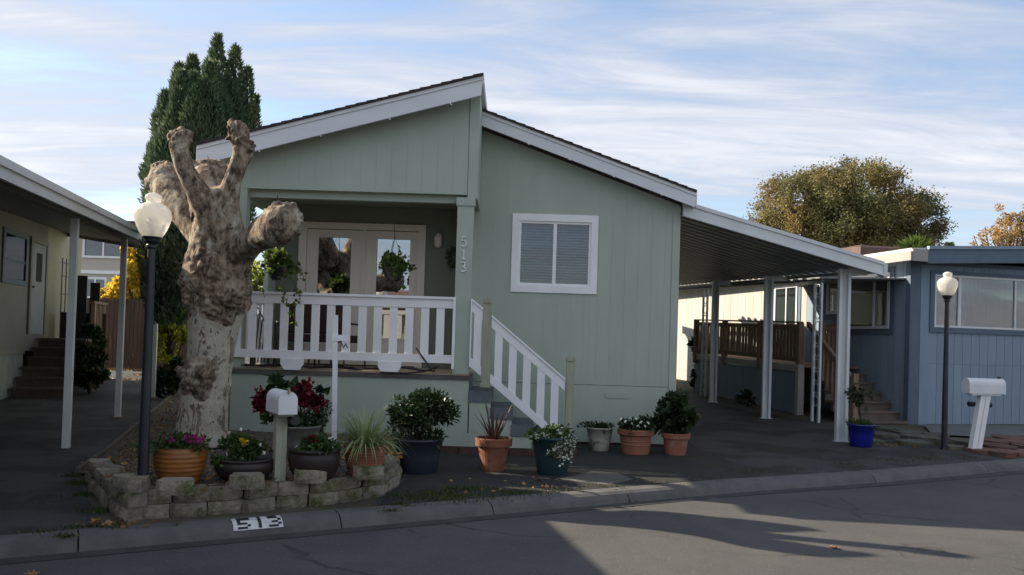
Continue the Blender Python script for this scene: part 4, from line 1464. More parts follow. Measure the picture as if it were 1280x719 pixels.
for y in (.34, 5.0, 8.2):
    m = MB()
    for dy in (-.105, .105):
        m.box(-1.83, -1.79, y + dy - .025, y + dy + .025, gz(15.58 + y) - .22, 2.718 + dz(y))
    o = obj('awning_post', m, M['carport_metal'], aw)
    m = MB()
    z = .3
    kk_ = 0
    while z < 2.5:
        pts = [(-1.81, y + .07 * math.cos(a) * (1 if kk_ % 2 else -1), z + .1 + .1 * math.sin(a)) for a in [i * math.pi / 6 for i in range(-4, 10)]]
        m.tube(pts, .009, 5)
        z += .24
        kk_ += 1
    obj('scroll_work', m, M['carport_metal'], o)

# cooler under a brown tarp on the neighbour's roof
t = thing('roof_cooler', 'boxy cooler wrapped in brown tarp standing on the blue grey home roof', 'cooler', RC, rot=RT)
ax, ay = 1.70, 4.05
m = MB()
r = random.Random(3)
v = []
for z, g in ((3.42, 0), (3.55, .01), (3.93, -.02), (3.98, -.12)):
    for a in range(16):
        th = 2 * math.pi * a / 16
        sq = max(abs(math.cos(th)), abs(math.sin(th)))
        rr = (.62 + g) / sq + r.uniform(-.02, .02)
        v.append((ax + .35 + rr * math.cos(th), ay + rr * math.sin(th), z + r.uniform(-.02, .02)))
f = [(i * 16 + k, i * 16 + (k + 1) % 16, (i + 1) * 16 + (k + 1) % 16, (i + 1) * 16 + k) for i in range(3) for k in range(16)] + [tuple(48 + k for k in range(16))]
obj('tarp_cover', MB().add(v, f), M['tarp'], t)
obj('cover_cord', MB().tube([(ax + .35 + .66 / max(abs(math.cos(q)), abs(math.sin(q))) * math.cos(q), ay + .66 / max(abs(math.cos(q)), abs(math.sin(q))) * math.sin(q), 3.66) for q in [2 * math.pi * i / 32 for i in range(33)]], .012, 5), M['black_metal'], t)

# ================================================================== LEFT NEIGHBOUR AND ITS CARPORT
LT = R(14.2)
LC = Vector((-5.71, 10.36, 0.01))
lc = thing('carport', 'flat grey roofed carport on three white posts over the dark side driveway', 'carport', LC, rot=LT)


def lz(x, y):
    return 3.05 + .024 * y - .18 * (x - .2)


YE = lambda x: 6.3 + (.2 - x) * 1.1
for k in range(30):
    ya, yb = -8 + k * .3 * 1.66, -8 + (k + 1) * .3 * 1.66
    def yy(y, x):
        return min(y, YE(x))
    if ya > 8.8:
        continue
    P = []
    for x, y in ((.2, ya), (.2, yb), (-2.75, yb), (-2.75, ya)):
        q = -8 + (y + 8) * ((YE(x) + 8) / (6.3 + 8)) if False else y
        q = -8 + (y + 8) * (YE(x) + 8) / (30 * .3 * 1.66)
        P.append((x, q, lz(x, q)))
    g = .006
    P[0] = (P[0][0], P[0][1] + g, P[0][2]); P[3] = (P[3][0], P[3][1] + g, P[3][2])
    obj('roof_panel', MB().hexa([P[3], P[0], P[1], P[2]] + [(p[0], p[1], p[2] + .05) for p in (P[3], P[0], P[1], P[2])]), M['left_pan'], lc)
for x0, x1, z0, z1 in ((.2, .24, -.09, .085), (.24, .27, .02, .10)):
    obj('fascia', MB().hexa([(x0, -8, lz(.2, -8) + z0), (x1, -8, lz(.2, -8) + z0), (x1, 6.3, lz(.2, 6.3) + z0), (x0, 6.3, lz(.2, 6.3) + z0),
                             (x0, -8, lz(.2, -8) + z1), (x1, -8, lz(.2, -8) + z1), (x1, 6.3, lz(.2, 6.3) + z1), (x0, 6.3, lz(.2, 6.3) + z1)]), M['carport_metal'], lc)
obj('beam', MB().hexa([(-.05, -8, lz(0, -8) - .12), (.05, -8, lz(0, -8) - .12), (.05, 6.2, lz(0, 6.2) - .12), (-.05, 6.2, lz(0, 6.2) - .12),
                       (-.05, -8, lz(.2, -8) - .01), (.05, -8, lz(.2, -8) - .01), (.05, 6.2, lz(.2, 6.2) - .01), (-.05, 6.2, lz(.2, 6.2) - .01)]), M['left_pan'], lc)
obj('end_fascia', MB().hexa([(-2.75, YE(-2.75), lz(-2.75, 9) - .06), (.2, 6.3, lz(.2, 6.3) - .06), (.2, 6.34, lz(.2, 6.3) - .06), (-2.75, YE(-2.75) + .04, lz(-2.75, 9) - .06),
                             (-2.75, YE(-2.75), lz(-2.75, 9) + .08), (.2, 6.3, lz(.2, 6.3) + .08), (.2, 6.34, lz(.2, 6.3) + .08), (-2.75, YE(-2.75) + .04, lz(-2.75, 9) + .08)]), M['left_pan'], lc)
for y, lean in ((0.0, .0), (2.85, .0), (5.85, .0), (-4.5, 0)):
    g = gz(LC.y + .97 * y) - LC.z
    m = MB().box(-.043, .043, y - .043, y + .043, g - .1, lz(0, y) - .02)
    m.box(-.045, .045, y - .02, y + .02, g, lz(0, y) - .03)
    o = obj('carport_post', m, M['carport_metal'], lc)
    if y > 1:
        obj('foot_plate', MB().box(-.08, .08, y - .09, y + .07, g - .05, g + .025), M['old_wood'], o)

lh = thing('neighbour_home', 'pale green home in deep shade under the left carport with a dark window', 'house', LC, rot=LT)
hx_ = -2.6
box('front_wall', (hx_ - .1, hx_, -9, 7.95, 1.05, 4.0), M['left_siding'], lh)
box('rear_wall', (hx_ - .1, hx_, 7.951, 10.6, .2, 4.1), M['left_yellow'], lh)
box('end_wall', (hx_ - 4.5, hx_ - .101, 10.5, 10.6, .2, 4.1), M['left_yellow'], lh)
box('street_wall', (hx_ - 4.5, hx_ - .101, -9, -8.9, .2, 4.0), M['left_siding'], lh)
box('far_wall', (hx_ - 4.6, hx_ - 4.501, -9, 10.6, .2, 4.1), M['left_siding'], lh)
obj('roof', MB().hexa([(hx_ - 4.8, -9.3, 3.85), (hx_ - .15, -9.3, 3.95), (hx_ - .15, 10.8, 4.1), (hx_ - 4.8, 10.8, 4.0), (hx_ - 4.8, -9.3, 3.95), (hx_ - .15, -9.3, 4.05), (hx_ - .15, 10.8, 4.2), (hx_ - 4.8, 10.8, 4.1)]), M['roof_metal'], lh)
box('wall_ledge', (hx_ + .001, hx_ + .05, -9, 6.6, 1.0, 1.10), M['left_siding'], lh)
for k in range(60):
    y = -9 + k * .26
    if y < 6.5:
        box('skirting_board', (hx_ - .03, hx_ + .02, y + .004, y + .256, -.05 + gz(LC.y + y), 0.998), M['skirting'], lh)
m = MB()
for q in ((5.30, 5.40, 2.36, 3.40), (6.55, 6.65, 2.36, 3.40), (5.40, 6.55, 3.30, 3.40), (5.40, 6.55, 2.36, 2.46)):
    m.box(hx_ + .001, hx_ + .03, *q)
w_ = obj('window', m, M['blue_trim'], lh)
box('pane', (hx_ + .006, hx_ + .010, 5.40, 6.55, 2.46, 3.30), M['glass_dim'], w_)
box('sash', (hx_ + .0101, hx_ + .02, 5.40, 6.55, 2.80, 2.85), M['blue_trim'], w_)
box('backing', (hx_ + .001, hx_ + .004, 5.40, 6.55, 2.46, 3.30), M['dark_room'], w_)
m = MB()
for q in ((6.80, 6.90, 1.4, 3.4), (7.80, 7.90, 1.4, 3.4), (6.90, 7.80, 3.30, 3.4)):
    m.box(hx_ + .001, hx_ + .04, *q)
d_ = obj('door', m, M['left_siding'], lh)
box('door_leaf', (hx_ + .001, hx_ + .02, 6.91, 7.79, 1.40, 3.29), M['skirting'], d_)
box('door_glass', (hx_ + .021, hx_ + .026, 7.2, 7.55, 2.5, 3.1), M['dark_room'], d_)
obj('door_knob', MB().lathe([(.02, 0), (.03, .03), (.01, .05)], (hx_ + .05, 6.98, 2.35), 8), M['brass'], d_)

# steps up to that door
ls = thing('door_steps', 'brown wooden steps climbing to the left neighbour door under the carport', 'steps', LC, rot=LT)
for k in range(6):
    z = 1.32 - k * .19
    y = 7.3 - k * .30
    box('step', (hx_ + .06, hx_ + 1.0, y - .02, y + .3 + (0.7 if k == 0 else 0), z - .05, z), M['old_steps'], ls)
    box('riser', (hx_ + .08, hx_ + .98, y + .01, y + .03, z - .19, z - .051), M['old_steps'], ls)
for sx in (.92,):
    for k in range(2):
        y = 6.3 + k * 1.6
        box('rail_post', (hx_ + sx, hx_ + sx + .08, y, y + .08, .3, 2.15), M['old_wood'], ls)
    box('rail', (hx_ + sx - .01, hx_ + sx + .09, 7.8, 9.0, 2.1, 2.16), M['old_wood'], ls)
    for k in range(9):
        box('baluster', (hx_ + sx + .02, hx_ + sx + .06, 7.95 + k * .12, 8.0 + k * .12, 1.3, 2.1), M['old_wood'], ls)

# ================================================================== TREES AND BACKGROUND
def leaves(name, P, D, length, width, material, parent, seed, kind=None, **k):
    return obj(name, leaf_mesh(P, D, length, width, np.random.default_rng(seed), **k), material, parent, loc=(0, 0, 0), kind=kind)


# dense cypress with many upright spires
CYP = 13.6
cyp = thing('cypress_tree', 'tall dense dark green cypress with many upright tips behind the porch roof', 'tree', at(245, 470, CYP))
rg = np.random.default_rng(11)
P, D = [], []
spires = [(255, 105, 390, 32.4, -.3), (275, 88, 380, 30.6, -.2), (234, 118, 380, 28.8, -.2), (292, 104, 350, 22.5, 0), (219, 165, 300, 23.4, -.2), (207, 190, 275, 18.0, -.1), (272, 47, 330, 20.7, 0.0), (291, 57, 330, 18.0, .1), (258, 76, 330, 22.5, .2), (241, 73, 330, 21.6, .0), (229, 86, 330, 20.7, -.1), (303, 80, 320, 15.3, 0.2), (218, 112, 300, 21.6, .0), (207, 138, 275, 19.8, .1), (309, 112, 300, 11.7, .3),
          (198, 172, 262, 18.0, 0), (191, 200, 262, 12.6, .1), (226, 130, 380, 23.4, -.4), (250, 110, 390, 25.2, -.5), (282, 100, 380, 23.4, -.5), (214, 190, 330, 18.0, -.4), (234, 180, 410, 23.4, -.6), (262, 180, 410, 25.2, -.6), (219, 260, 400, 16.2, -.4), (296, 140, 360, 18.0, -.4), (244, 150, 360, 21.6, -.55), (270, 130, 360, 21.6, -.6), (226, 300, 410, 18.0, -.5)]
core = MB()
for (sx, ty, by, rad, dy) in spires:
    rr = random.Random(int(sx * 7 + ty))
    top, bot = at(sx, ty, CYP), at(sx + (245 - sx) * .25, by, CYP)
    top.y += dy * 1.5
    bot.y += dy * 1.5
    R_ = rad * CYP / 1000
    H = (top - bot).length
    n = int(8200 * R_ * H / (.4 * 4.5))
    t = rg.uniform(0, 1, n) ** .85
    rad_t = R_ * .86 * np.minimum(1, ((1 - t) / .36) ** .7) * (.82 + .36 * rg.uniform(0, 1, n))
    lump = 1 + .2 * np.sin(t * 19 + sx) * np.sin(t * 9 + ty)
    ang = rg.uniform(0, 2 * np.pi, n)
    rad_t = rad_t * lump * (1 + .16 * np.sin(3 * ang + t * 11))
    base = np.array(bot) + np.outer(t, np.array(top - bot))
    dirs = np.stack([np.cos(ang), np.sin(ang), np.zeros(n)], 1)
    P.append(base + dirs * rad_t[:, None])
    D.append(dirs * .55 + np.array([0, 0, 1.0]) + rg.normal(0, .32, (n, 3)))
    core.tube([bot + (top - bot) * q for q in (.16, .4, .7, .9)], [R_ * .6, R_ * .6, R_ * .38, R_ * .1], 9)
P, D = np.concatenate(P), np.concatenate(D)
leaves('crown', P, D, .105, .026, M['cypress'], cyp, 1)
obj('dark_core', core, M['cypress_core'], cyp)  # near-black core added inside the spires to block light through the crown
b_ = at(245, 470, CYP)
obj('trunk', MB().tube([(b_.x, b_.y, gz(13.6)), (b_.x, b_.y, 3)], [.16, .12], 10), M['stem'], cyp)


def branchy(parent, base, tips, r0, material, seed, name='trunk', n=6):
    rr = random.Random(seed)
    m = MB()
    for tp in tips:
        base_, tp = Vector(base), Vector(tp)
        pts = []
        for i in range(n + 1):
            t = i / n
            p = base_.lerp(Vector((base_.x + (tp.x - base_.x) * t ** 1.6, base_.y + (tp.y - base_.y) * t ** 1.6, base_.z + (tp.z - base_.z) * t)), 1)
            p += Vector((rr.uniform(-1, 1), rr.uniform(-1, 1), 0)) * .04 * (tp - base_).length * (t * (1 - t)) * 2
            pts.append(p)
        m.tube(pts, [r0 * (1 - .85 * i / n) for i in range(n + 1)], 7)
    return obj(name, m, material, parent)


# big olive-brown tree on the right
Y_ = 30.0
b_ = at(1062, 430, Y_)
big = thing('broadleaf_tree', 'large rounded olive brown tree rising behind the carport and blue grey home', 'tree', (b_.x, b_.y, gz(Y_)))
rg = np.random.default_rng(21)
cl = [(1000, 265, 45), (1030, 240, 45), (1070, 228, 42), (1100, 245, 44), (1050, 275, 55), (1095, 285, 45), (1130, 262, 30), (1145, 245, 24), (985, 290, 38), (1010, 310, 45), (1060, 310, 50), (1110, 310, 36), (965, 300, 24), (948, 290, 14), (1148, 290, 20), (1160, 248, 12), (1085, 222, 24), (1020, 225, 24), (1120, 228, 22), (938, 272, 7), (1055, 214, 18), (1132, 300, 24)]
C_, Rr = [], []
for k in range(460):
    a, q = rg.uniform(0, 2 * np.pi), rg.uniform(0, 1) ** .5
    px, py = 1052 + 112 * q * math.cos(a) * (1 + .08 * math.sin(3 * a + 1)), 288 - 80 * q * math.sin(a) * (1 + .07 * math.cos(5 * a))
    if py > 335:
        continue
    r_ = rg.uniform(6, 17) * (1.15 - .5 * q)
    p = at(px, py, Y_)
    p.y += rg.uniform(-1, 1) * 2.6 * math.sqrt(max(.05, 1 - q * q))
    C_.append(p[:])
    Rr.append(r_ * Y_ / 1000)
for px, py, r_ in ((938, 273, 5), (945, 285, 9), (958, 292, 12), (968, 282, 12), (952, 300, 12), (1150, 250, 11), (1160, 247, 9), (1170, 249, 6), (1143, 244, 8), (1155, 262, 12), (1165, 258, 6), (1132, 238, 7)):
    C_.append(at(px, py, Y_)[:])
    Rr.append(r_ * Y_ / 1000)
P, D = blob_points(rg, C_, Rr, 125000, .0)
P = P + rg.normal(0, .12, P.shape)
leaves('crown', P, D + rg.normal(0, .8, P.shape), .10, .052, M['olive_leaf'], big, 2)
branchy(big, (b_.x, b_.y, gz(Y_)), [C_[i] for i in range(0, len(C_), 4)], .22, M['stem'], 4)
# golden autumn tree far right
Y_ = 42.0
b_ = at(1258, 430, Y_)
au = thing('autumn_tree', 'thin pale golden autumn tree showing above the blue grey roof', 'tree', (b_.x, b_.y, gz(Y_)))
C_, Rr = [], []
for px, py, r_ in ((1255, 290, 22), (1238, 302, 14), (1275, 285, 22), (1262, 275, 14), (1228, 306, 8), (1290, 295, 26), (1280, 270, 10), (1300, 280, 20)):
    for k in range(8):
        p = at(px + rg.normal(0, .6) * r_, py + rg.normal(0, .55) * r_, Y_)
        p.y += rg.uniform(-1, 1)
        C_.append(p[:])
        Rr.append(r_ * Y_ / 1000 * rg.uniform(.2, .4))
P, D = blob_points(rg, C_, Rr, 6500, .2)
leaves('crown', P, D + rg.normal(0, .8, P.shape), .13, .07, M['autumn_leaf'], au, 3)
branchy(au, (b_.x, b_.y, gz(Y_)), C_[::2], .12, M['twig'], 5)
# palm fronds and conifer tip
Y_ = 26.0
b_ = at(1143, 322, Y_)
pt = thing('palm_tree', 'short bright green fan palm crown beside the olive brown tree', 'palm', (b_.x, b_.y, gz(Y_)))
P, D = [], []
for k in range(60):
    a = rg.uniform(0, 2 * np.pi)
    e = rg.uniform(-.2, 1.4)
    d = np.array([math.cos(a) * math.cos(e), math.sin(a) * math.cos(e), math.sin(e)])
    o_ = np.array(b_) + d * rg.uniform(.25, .45)
    for j in range(9):
        P.append(o_)
        D.append(d + rg.normal(0, .28, 3))
leaves('crown', P, D, .34, .05, M['ivy_leaf'], pt, 6)
obj('trunk', MB().tube([(b_.x, b_.y, gz(Y_)), (b_.x, b_.y, b_.z)], [.2, .16], 9), M['stem'], pt)
Y_ = 48.0
b_ = at(1186, 330, Y_)
ct = thing('conifer_tree', 'tiny dark conifer tip just above the blue grey roof', 'tree', (b_.x, b_.y, gz(Y_)))
tp = at(1186, 304, Y_)
n = 1500
t = rg.uniform(0, 1, n)
a = rg.uniform(0, 2 * np.pi, n)
P = np.stack([b_.x + np.cos(a) * (1 - t) * .7, b_.y + np.sin(a) * (1 - t) * .7, b_.z - .5 + t * (tp.z - b_.z + .5)], 1)
leaves('crown', P, np.stack([np.cos(a), np.sin(a), .3 + 0 * a], 1), .25, .07, M['cypress'], ct, 7)
obj('trunk', MB().tube([(b_.x, b_.y, gz(Y_)), tp], [.2, .03], 8), M['stem'], ct)

# apartment block, fence, yellow tree and lime shrubs beyond the left carport
Y_ = 40.0
ap = thing('apartment_building', 'beige stucco apartment building with white framed windows far behind the fence', 'building', at(140, 430, Y_))
x0, x1 = at(60, 330, Y_).x, at(250, 330, Y_).x
box('wall', (x0, x1, Y_, Y_ + 8, 0, at(140, 285, Y_).z), M['apartment'], ap)
z1 = at(140, 285, Y_).z
box('roof', (x0 - .5, x1 + .5, Y_ - .6, Y_ + 8.6, z1, z1 + .3), M['terra_roof'], ap)
zb = at(140, 340, Y_).z
box('floor_band', (x0, x1, Y_ - .08, Y_ - .001, zb - .12, zb + .05), M['white'], ap)
for (a, b, c, d) in ((107, 299, 153, 321), (108, 349, 131, 371), (168, 299, 190, 321), (168, 349, 190, 371)):
    p, q = at(a, b, Y_), at(c, d, Y_)
    m = MB()
    for r_ in ((p.x - .1, p.x, q.z - .1, p.z + .1), (q.x, q.x + .1, q.z - .1, p.z + .1), (p.x, q.x, p.z, p.z + .1), (p.x, q.x, q.z - .1, q.z), ((p.x + q.x) / 2 - .04, (p.x + q.x) / 2 + .04, q.z, p.z)):
        m.box(r_[0], r_[1], Y_ - .08, Y_ - .002, r_[2], r_[3])
    w_ = obj('window', m, M['white'], ap)
    box('pane', (p.x, q.x, Y_ - .03, Y_ - .02, q.z, p.z), M['glass_blue'], w_)
    box('blind', (p.x, q.x, Y_ - .015, Y_ - .003, q.z, p.z), M['dark_room'], w_)
fn = thing('wooden_fence', 'tall brown vertical board fence behind the left driveway', 'fence', at(160, 455, 23))
x = at(85, 410, 23).x
k = 0
xe = at(255, 410, 23).x
while x < xe:
    h = random.uniform(-.03, .03)
    zt = at(150, 374, 23).z + h
    box('fence_board', (x + .006, x + .112, 23 + random.uniform(-.008, .008), 23.03, gz(23) - .4, zt), M['fence_wood'], fn)
    if k % 16 == 0:
        box('fence_post', (x, x + .1, 23.08, 23.18, gz(23) - .4, zt - .1), M['fence_wood'], fn)
    x += .118
    k += 1
for z in (.9, 1.9):
    box('fence_rail', (at(85, 410, 23).x, xe, 23.035, 23.075, gz(23) + z - .05, gz(23) + z + .05), M['fence_wood'], fn)


def cloud_plant(name, label, cat, base, cl, Y, n, ln, wd, material, seed, group=None, shell=.25, sub=6, trunk=.08, tm=None, spread=.05):
    rg = np.random.default_rng(seed)
    t = thing(name, label, cat, base, group)
    C_, Rr = [], []
    for px, py, r_ in cl:
        for k in range(sub):
            p = at(px + rg.normal(0, .5) * r_, py + rg.normal(0, .5) * r_, Y)
            p.y += rg.uniform(-1, 1) * r_ * Y / 1000
            C_.append(p[:])
            Rr.append(r_ * Y / 1000 * rg.uniform(.25, .5))
    P, D = blob_points(rg, C_, Rr, n, shell)
    leaves('foliage', P, D + rg.normal(0, .8, P.shape), ln, wd, material, t, seed)
    if trunk:
        branchy(t, base, C_[::3], trunk, tm or M['stem'], seed, name='trunk')
    return t


p = at(175, 440, 26)
cloud_plant('autumn_tree', 'small bright yellow leaved tree in sun above the brown fence', 'tree', (p.x, 26, gz(26)), [(165, 340, 16), (178, 325, 15), (190, 345, 14), (172, 362, 14), (155, 366, 12), (183, 303, 11), (163, 318, 11), (195, 362, 12), (137, 374, 8), (172, 300, 8), (168, 350, 14), (186, 318, 12), (148, 358, 12), (130, 366, 9), (160, 300, 9), (178, 290, 8)], 26, 9000, .13, .08, M['gold_leaf'], 31)
p = at(212, 455, 18.5)
cloud_plant('yellow_shrub', 'sunlit yellow green shrub glowing low beside the pollarded trunk', 'shrub', (p.x, 18.5, gz(18.5)), [(210, 405, 14), (222, 395, 12), (203, 420, 12), (225, 425, 12), (212, 438, 12), (198, 396, 6), (315, 350, 14), (318, 372, 12)][:6], 18.5, 2400, .12, .06, M['lime_leaf'], 32)
p = at(318, 400, 14.6)
cloud_plant('yellow_shrub', 'sunlit yellow shrub seen through the open porch end', 'shrub', (p.x, 14.6, gz(14.6)), [(318, 340, 9), (316, 356, 9), (322, 370, 9), (312, 380, 9), (318, 400, 10)], 14.6, 1100, .10, .055, M['lime_leaf'], 33, trunk=.03)
p = gp(113, 492)
cloud_plant('dark_shrub', 'dark leafy bush standing beside the left neighbour steps', 'shrub', tuple(p), [(112, 420, 13), (115, 445, 16), (110, 465, 16), (120, 475, 14), (105, 440, 12), (98, 470, 10)], p.y, 3500, .09, .05, M['dark_leaf'], 34, trunk=.04)
p = gp(200, 500)
cloud_plant('dark_shrub', 'low dark shrub in shade between white post and plane tree', 'shrub', (p.x, p.y + .6, gz(p.y)), [(205, 470, 14), (220, 480, 14), (200, 488, 10), (225, 460, 12)], p.y + .6, 1800, .09, .05, M['dark_leaf'], 35, trunk=.03)
p = gp(876, 488)
cloud_plant('climbing_vine', 'dark leafy vine climbing at the far end of the brown deck', 'vine', tuple(p), [(876, 440, 9), (880, 455, 11), (872, 470, 10), (868, 425, 5), (885, 432, 6), (880, 478, 9)], p.y, 1500, .12, .08, M['dark_leaf'], 36, trunk=.03)
p = gp(935, 508)
cloud_plant('dark_shrub', 'straggly dark shrub against the blue deck skirt', 'shrub', tuple(p), [(932, 492, 6), (940, 500, 5), (926, 500, 5)], p.y, 260, .09, .05, M['dark_leaf'], 37, trunk=.015)
# pale tarp-covered heap in the sun
p = gp(166, 456)
m = MB()
v = []
r = random.Random(5)
for i in range(7):
    for k in range(14):
        a = 2 * math.pi * k / 14
        t = i / 6
        rr = (1 - t ** 2.2) * (1 + .15 * math.sin(3 * a + i) + r.uniform(-.06, .06))
        v.append((p.x + .42 * rr * math.cos(a) + .1 * t, p.y + .35 * rr * math.sin(a), p.z - .02 + .42 * t + r.uniform(-.015, .015)))
f = [(i * 14 + k, i * 14 + (k + 1) % 14, (i + 1) * 14 + (k + 1) % 14, (i + 1) * 14 + k) for i in range(6) for k in range(14)]
t = thing('covered_heap', 'pale grey tarp thrown over a low heap near the brown fence', 'tarp', tuple(p))
obj('tarp', MB().add(v, f), M['grey_tarp'], t)
# iron trellis by the neighbour's steps
t = thing('garden_trellis', 'thin black iron trellis standing against the cream end of the left home', 'trellis', LC, rot=LT)
m = MB()
for y in (8.15, 8.45, 8.75):
    m.tube([(hx_ + .25, y, 1.3), (hx_ + .25, y, 3.1)], .012, 5)
obj('upright', m, M['black_metal'], t)
for z in (1.9, 2.3, 2.7, 3.0):
    obj('crossbar', MB().tube([(hx_ + .25, 8.1, z), (hx_ + .25, 8.8, z)], .012, 5), M['black_metal'], t)
t = thing('privacy_screen', 'pair of dark wooden screen boards at the end of the left carport', 'screen', LC, rot=LT)
for k, (xx, h) in enumerate(((-2.15, 2.75), (-1.88, 2.6))):
    box('screen_board', (xx, xx + .2, 8.6, 8.66, .2, h), M['black_metal'], t)
box('screen_panel', (-2.5, -1.55, 8.7, 8.75, .2, 1.9), M['fence_wood'], t)

# ================================================================== POTS AND PLANTS
rgp = np.random.default_rng(77)


def pot(px, base, py_top, w_top, w_base, material, name, label, style, group='plant pots', Yoff=0):
    """base: Vector on the ground; widths in metres"""
    t = thing(name, label, 'potted plant', tuple(base), group)
    H = at(px, py_top, base.y).z - base.z
    rt, rb = w_top / 2, w_base / 2
    th = .022
    if style == 'barrel':
        pr = [(rb, 0)]
        for i in range(1, 25):
            q = i / 24
            r_ = rb + (rt * 1.06 - rb) * math.sin(min(1, q * 1.15) * math.pi / 2) ** .8
            r_ -= .03 * max(0, (q - .8) / .2) ** 2
            r_ += .007 * math.sin(q * 8 * 2 * math.pi) * (1 if .1 < q < .92 else 0)
            pr.append((r_, H * q))
        pr += [(rt - .01, H * 1.01), (rt - .045, H * 1.0), (rt - .05, H * .85)]
    elif style == 'bowl':
        pr = [(rb, 0)]
        for i in range(1, 13):
            q = i / 12
            pr.append((rb + (rt * 1.07 - rb) * math.sin(q * math.pi * .62) ** .7 / (math.sin(.5 * math.pi)) if q < .81 else rt * (1.07 - .35 * (q - .81)), H * .9 * q))
        pr += [(rt + .012, H * .91), (rt + .015, H), (rt - .02, H), (rt - .03, H * .85)]
    elif style == 'rim':
        pr = [(rb, 0), (rb + .004, .01), (rb + (rt - rb) * .72 - .012, H * .74), (rt - .022, H * .755), (rt - .004, H * .765), (rt, H * .97), (rt - .004, H), (rt - th - .008, H), (rt - th - .012, H * .86)]
    elif style == 'band':
        pr = [(rb, 0), (rb + .005, .012)]
        for q in (.2, .35, .38, .42, .5, .53, .57, .75):
            pr.append((rb + (rt - .02 - rb) * q + (.006 if q in (.38, .53) else 0), H * q))
        pr += [(rt - .008, H * .77), (rt, H * .80), (rt, H * .97), (rt - .005, H), (rt - .03, H), (rt - .034, H * .86)]
    elif style == 'ridged':
        pr = [(rb, 0)]
        for i in range(1, 31):
            q = i / 30
            r_ = rb + (rt - rb) * (1 - (1 - q) ** 2.0) + (.006 if i % 3 else -.002)
            pr.append((r_, H * .93 * q))
        pr += [(rt + .012, H * .94), (rt + .014, H), (rt - .014, H), (rt - .03, H * .84)]
    else:  # plain tapered
        pr = [(rb, 0), (rb + .006, .008), (rb + (rt - rb) * .5, H * .48), (rt - .008, H * .93), (rt + .006, H * .94), (rt + .008, H), (rt - .016, H), (rt - .025, H * .84)]
    obj('pot', MB().lathe(pr, tuple(base), 32), material, t, smooth=style not in ('rim', 'band'))
    zs = base.z + H * .87
    obj('soil', MB().lathe([(pr[-1][0] + .004, H * .855), (pr[-1][0] + .004, H * .88), (.02, H * .9)], tuple(base), 20), M['soil'], t)
    return t, Vector((base.x, base.y, zs)), H, rt


def flowers(parent, P, size, material, name='flower', per=6, seed=0):
    """small five-petalled blooms"""
    rg = np.random.default_rng(seed + 100)
    small = size < .026
    QP, QD = [], []
    o = None
    for p in P:
        nrm = np.array([0, -.6, .6]) + rg.normal(0, .5, 3)
        nrm /= np.linalg.norm(nrm)
        a = np.cross(nrm, [0.3, .1, 1])
        a /= np.linalg.norm(a)
        b = np.cross(nrm, a)
        q = [a * math.cos(2 * math.pi * k / per) + b * math.sin(2 * math.pi * k / per) + nrm * .25 for k in range(per)]
        if small:
            QP += [p] * per
            QD += q
        else:
            o = obj(name, leaf_mesh([(0, 0, 0)] * per, q, size, size * .9, rg, fold=.1, jitter=.15), material, parent, loc=p)
    if small:
        o = obj(name + '_cluster', leaf_mesh(QP, QD, size, size * .9, rg, fold=.1, jitter=.15), material, parent, loc=(0, 0, 0), kind='stuff')
    return o


def bush(parent, c, rx, rz, n, ln, wd, material, seed, clumps=14, shell=.2, name='foliage', squash=1.0):
    rg = np.random.default_rng(seed)
    C_ = np.array(c) + rg.normal(0, .42, (clumps, 3)) * np.array([rx, rx * squash, rz])
    Rr = rg.uniform(.28, .52, clumps)[:, None] * np.array([[rx, rx * squash, rz]])
    ns = max(4, clumps // 2)
    dd = rg.normal(0, 1, (ns, 3))
    dd /= np.linalg.norm(dd, axis=1, keepdims=True)
    C_ = np.concatenate([C_, np.array(c) + dd * rg.uniform(.85, 1.2, (ns, 1)) * np.array([rx, rx * squash, rz])])
    Rr = np.concatenate([Rr, rg.uniform(.08, .2, (ns, 1)) * np.array([[rx, rx * squash, rz]])])
    P, D = blob_points(rg, C_, Rr, n, shell)
    o = obj(name, leaf_mesh(P, D + rg.normal(0, .6, P.shape) + np.array([0, 0, .3]), ln, wd, rg), material, parent, loc=(0, 0, 0))
    return P


def blades(parent, c, n, length, width, material, seed, spread=1.0, droop=1.0, r0=.06, name='blade_foliage', up=.6, segs=6):
    rg = np.random.default_rng(seed)
    m = MB()
    for i in range(n):
        a = rg.uniform(0, 2 * math.pi)
        L = length * rg.uniform(.6, 1.15)
        el = rg.uniform(up, 1.45)
        p = Vector(c) + Vector((math.cos(a), math.sin(a), 0)) * r0 * rg.uniform(.1, 1)
        d = Vector((math.cos(a) * math.cos(el) * spread, math.sin(a) * math.cos(el) * spread, math.sin(el))).normalized()
        side = Vector((-math.sin(a), math.cos(a), 0))
        pts = [p]
        for s_ in range(segs):
            pts.append(pts[-1] + d * (L / segs))
            d = (d + Vector((0, 0, -droop * .42 * rg.uniform(.5, 1.3)))).normalized()
        v = []
        for s_, q in enumerate(pts):
            w = width * .5 * (1 - (s_ / segs) ** 2.5) * (.7 + .3 * min(1, s_))
            v += [q - side * w, q + side * w]
        f = [(2 * s_, 2 * s_ + 1, 2 * s_ + 3, 2 * s_ + 2) for s_ in range(segs)]
        m.add(v, f)
    return obj(name, m, material, parent)


px_m = lambda y: y / 1000.0
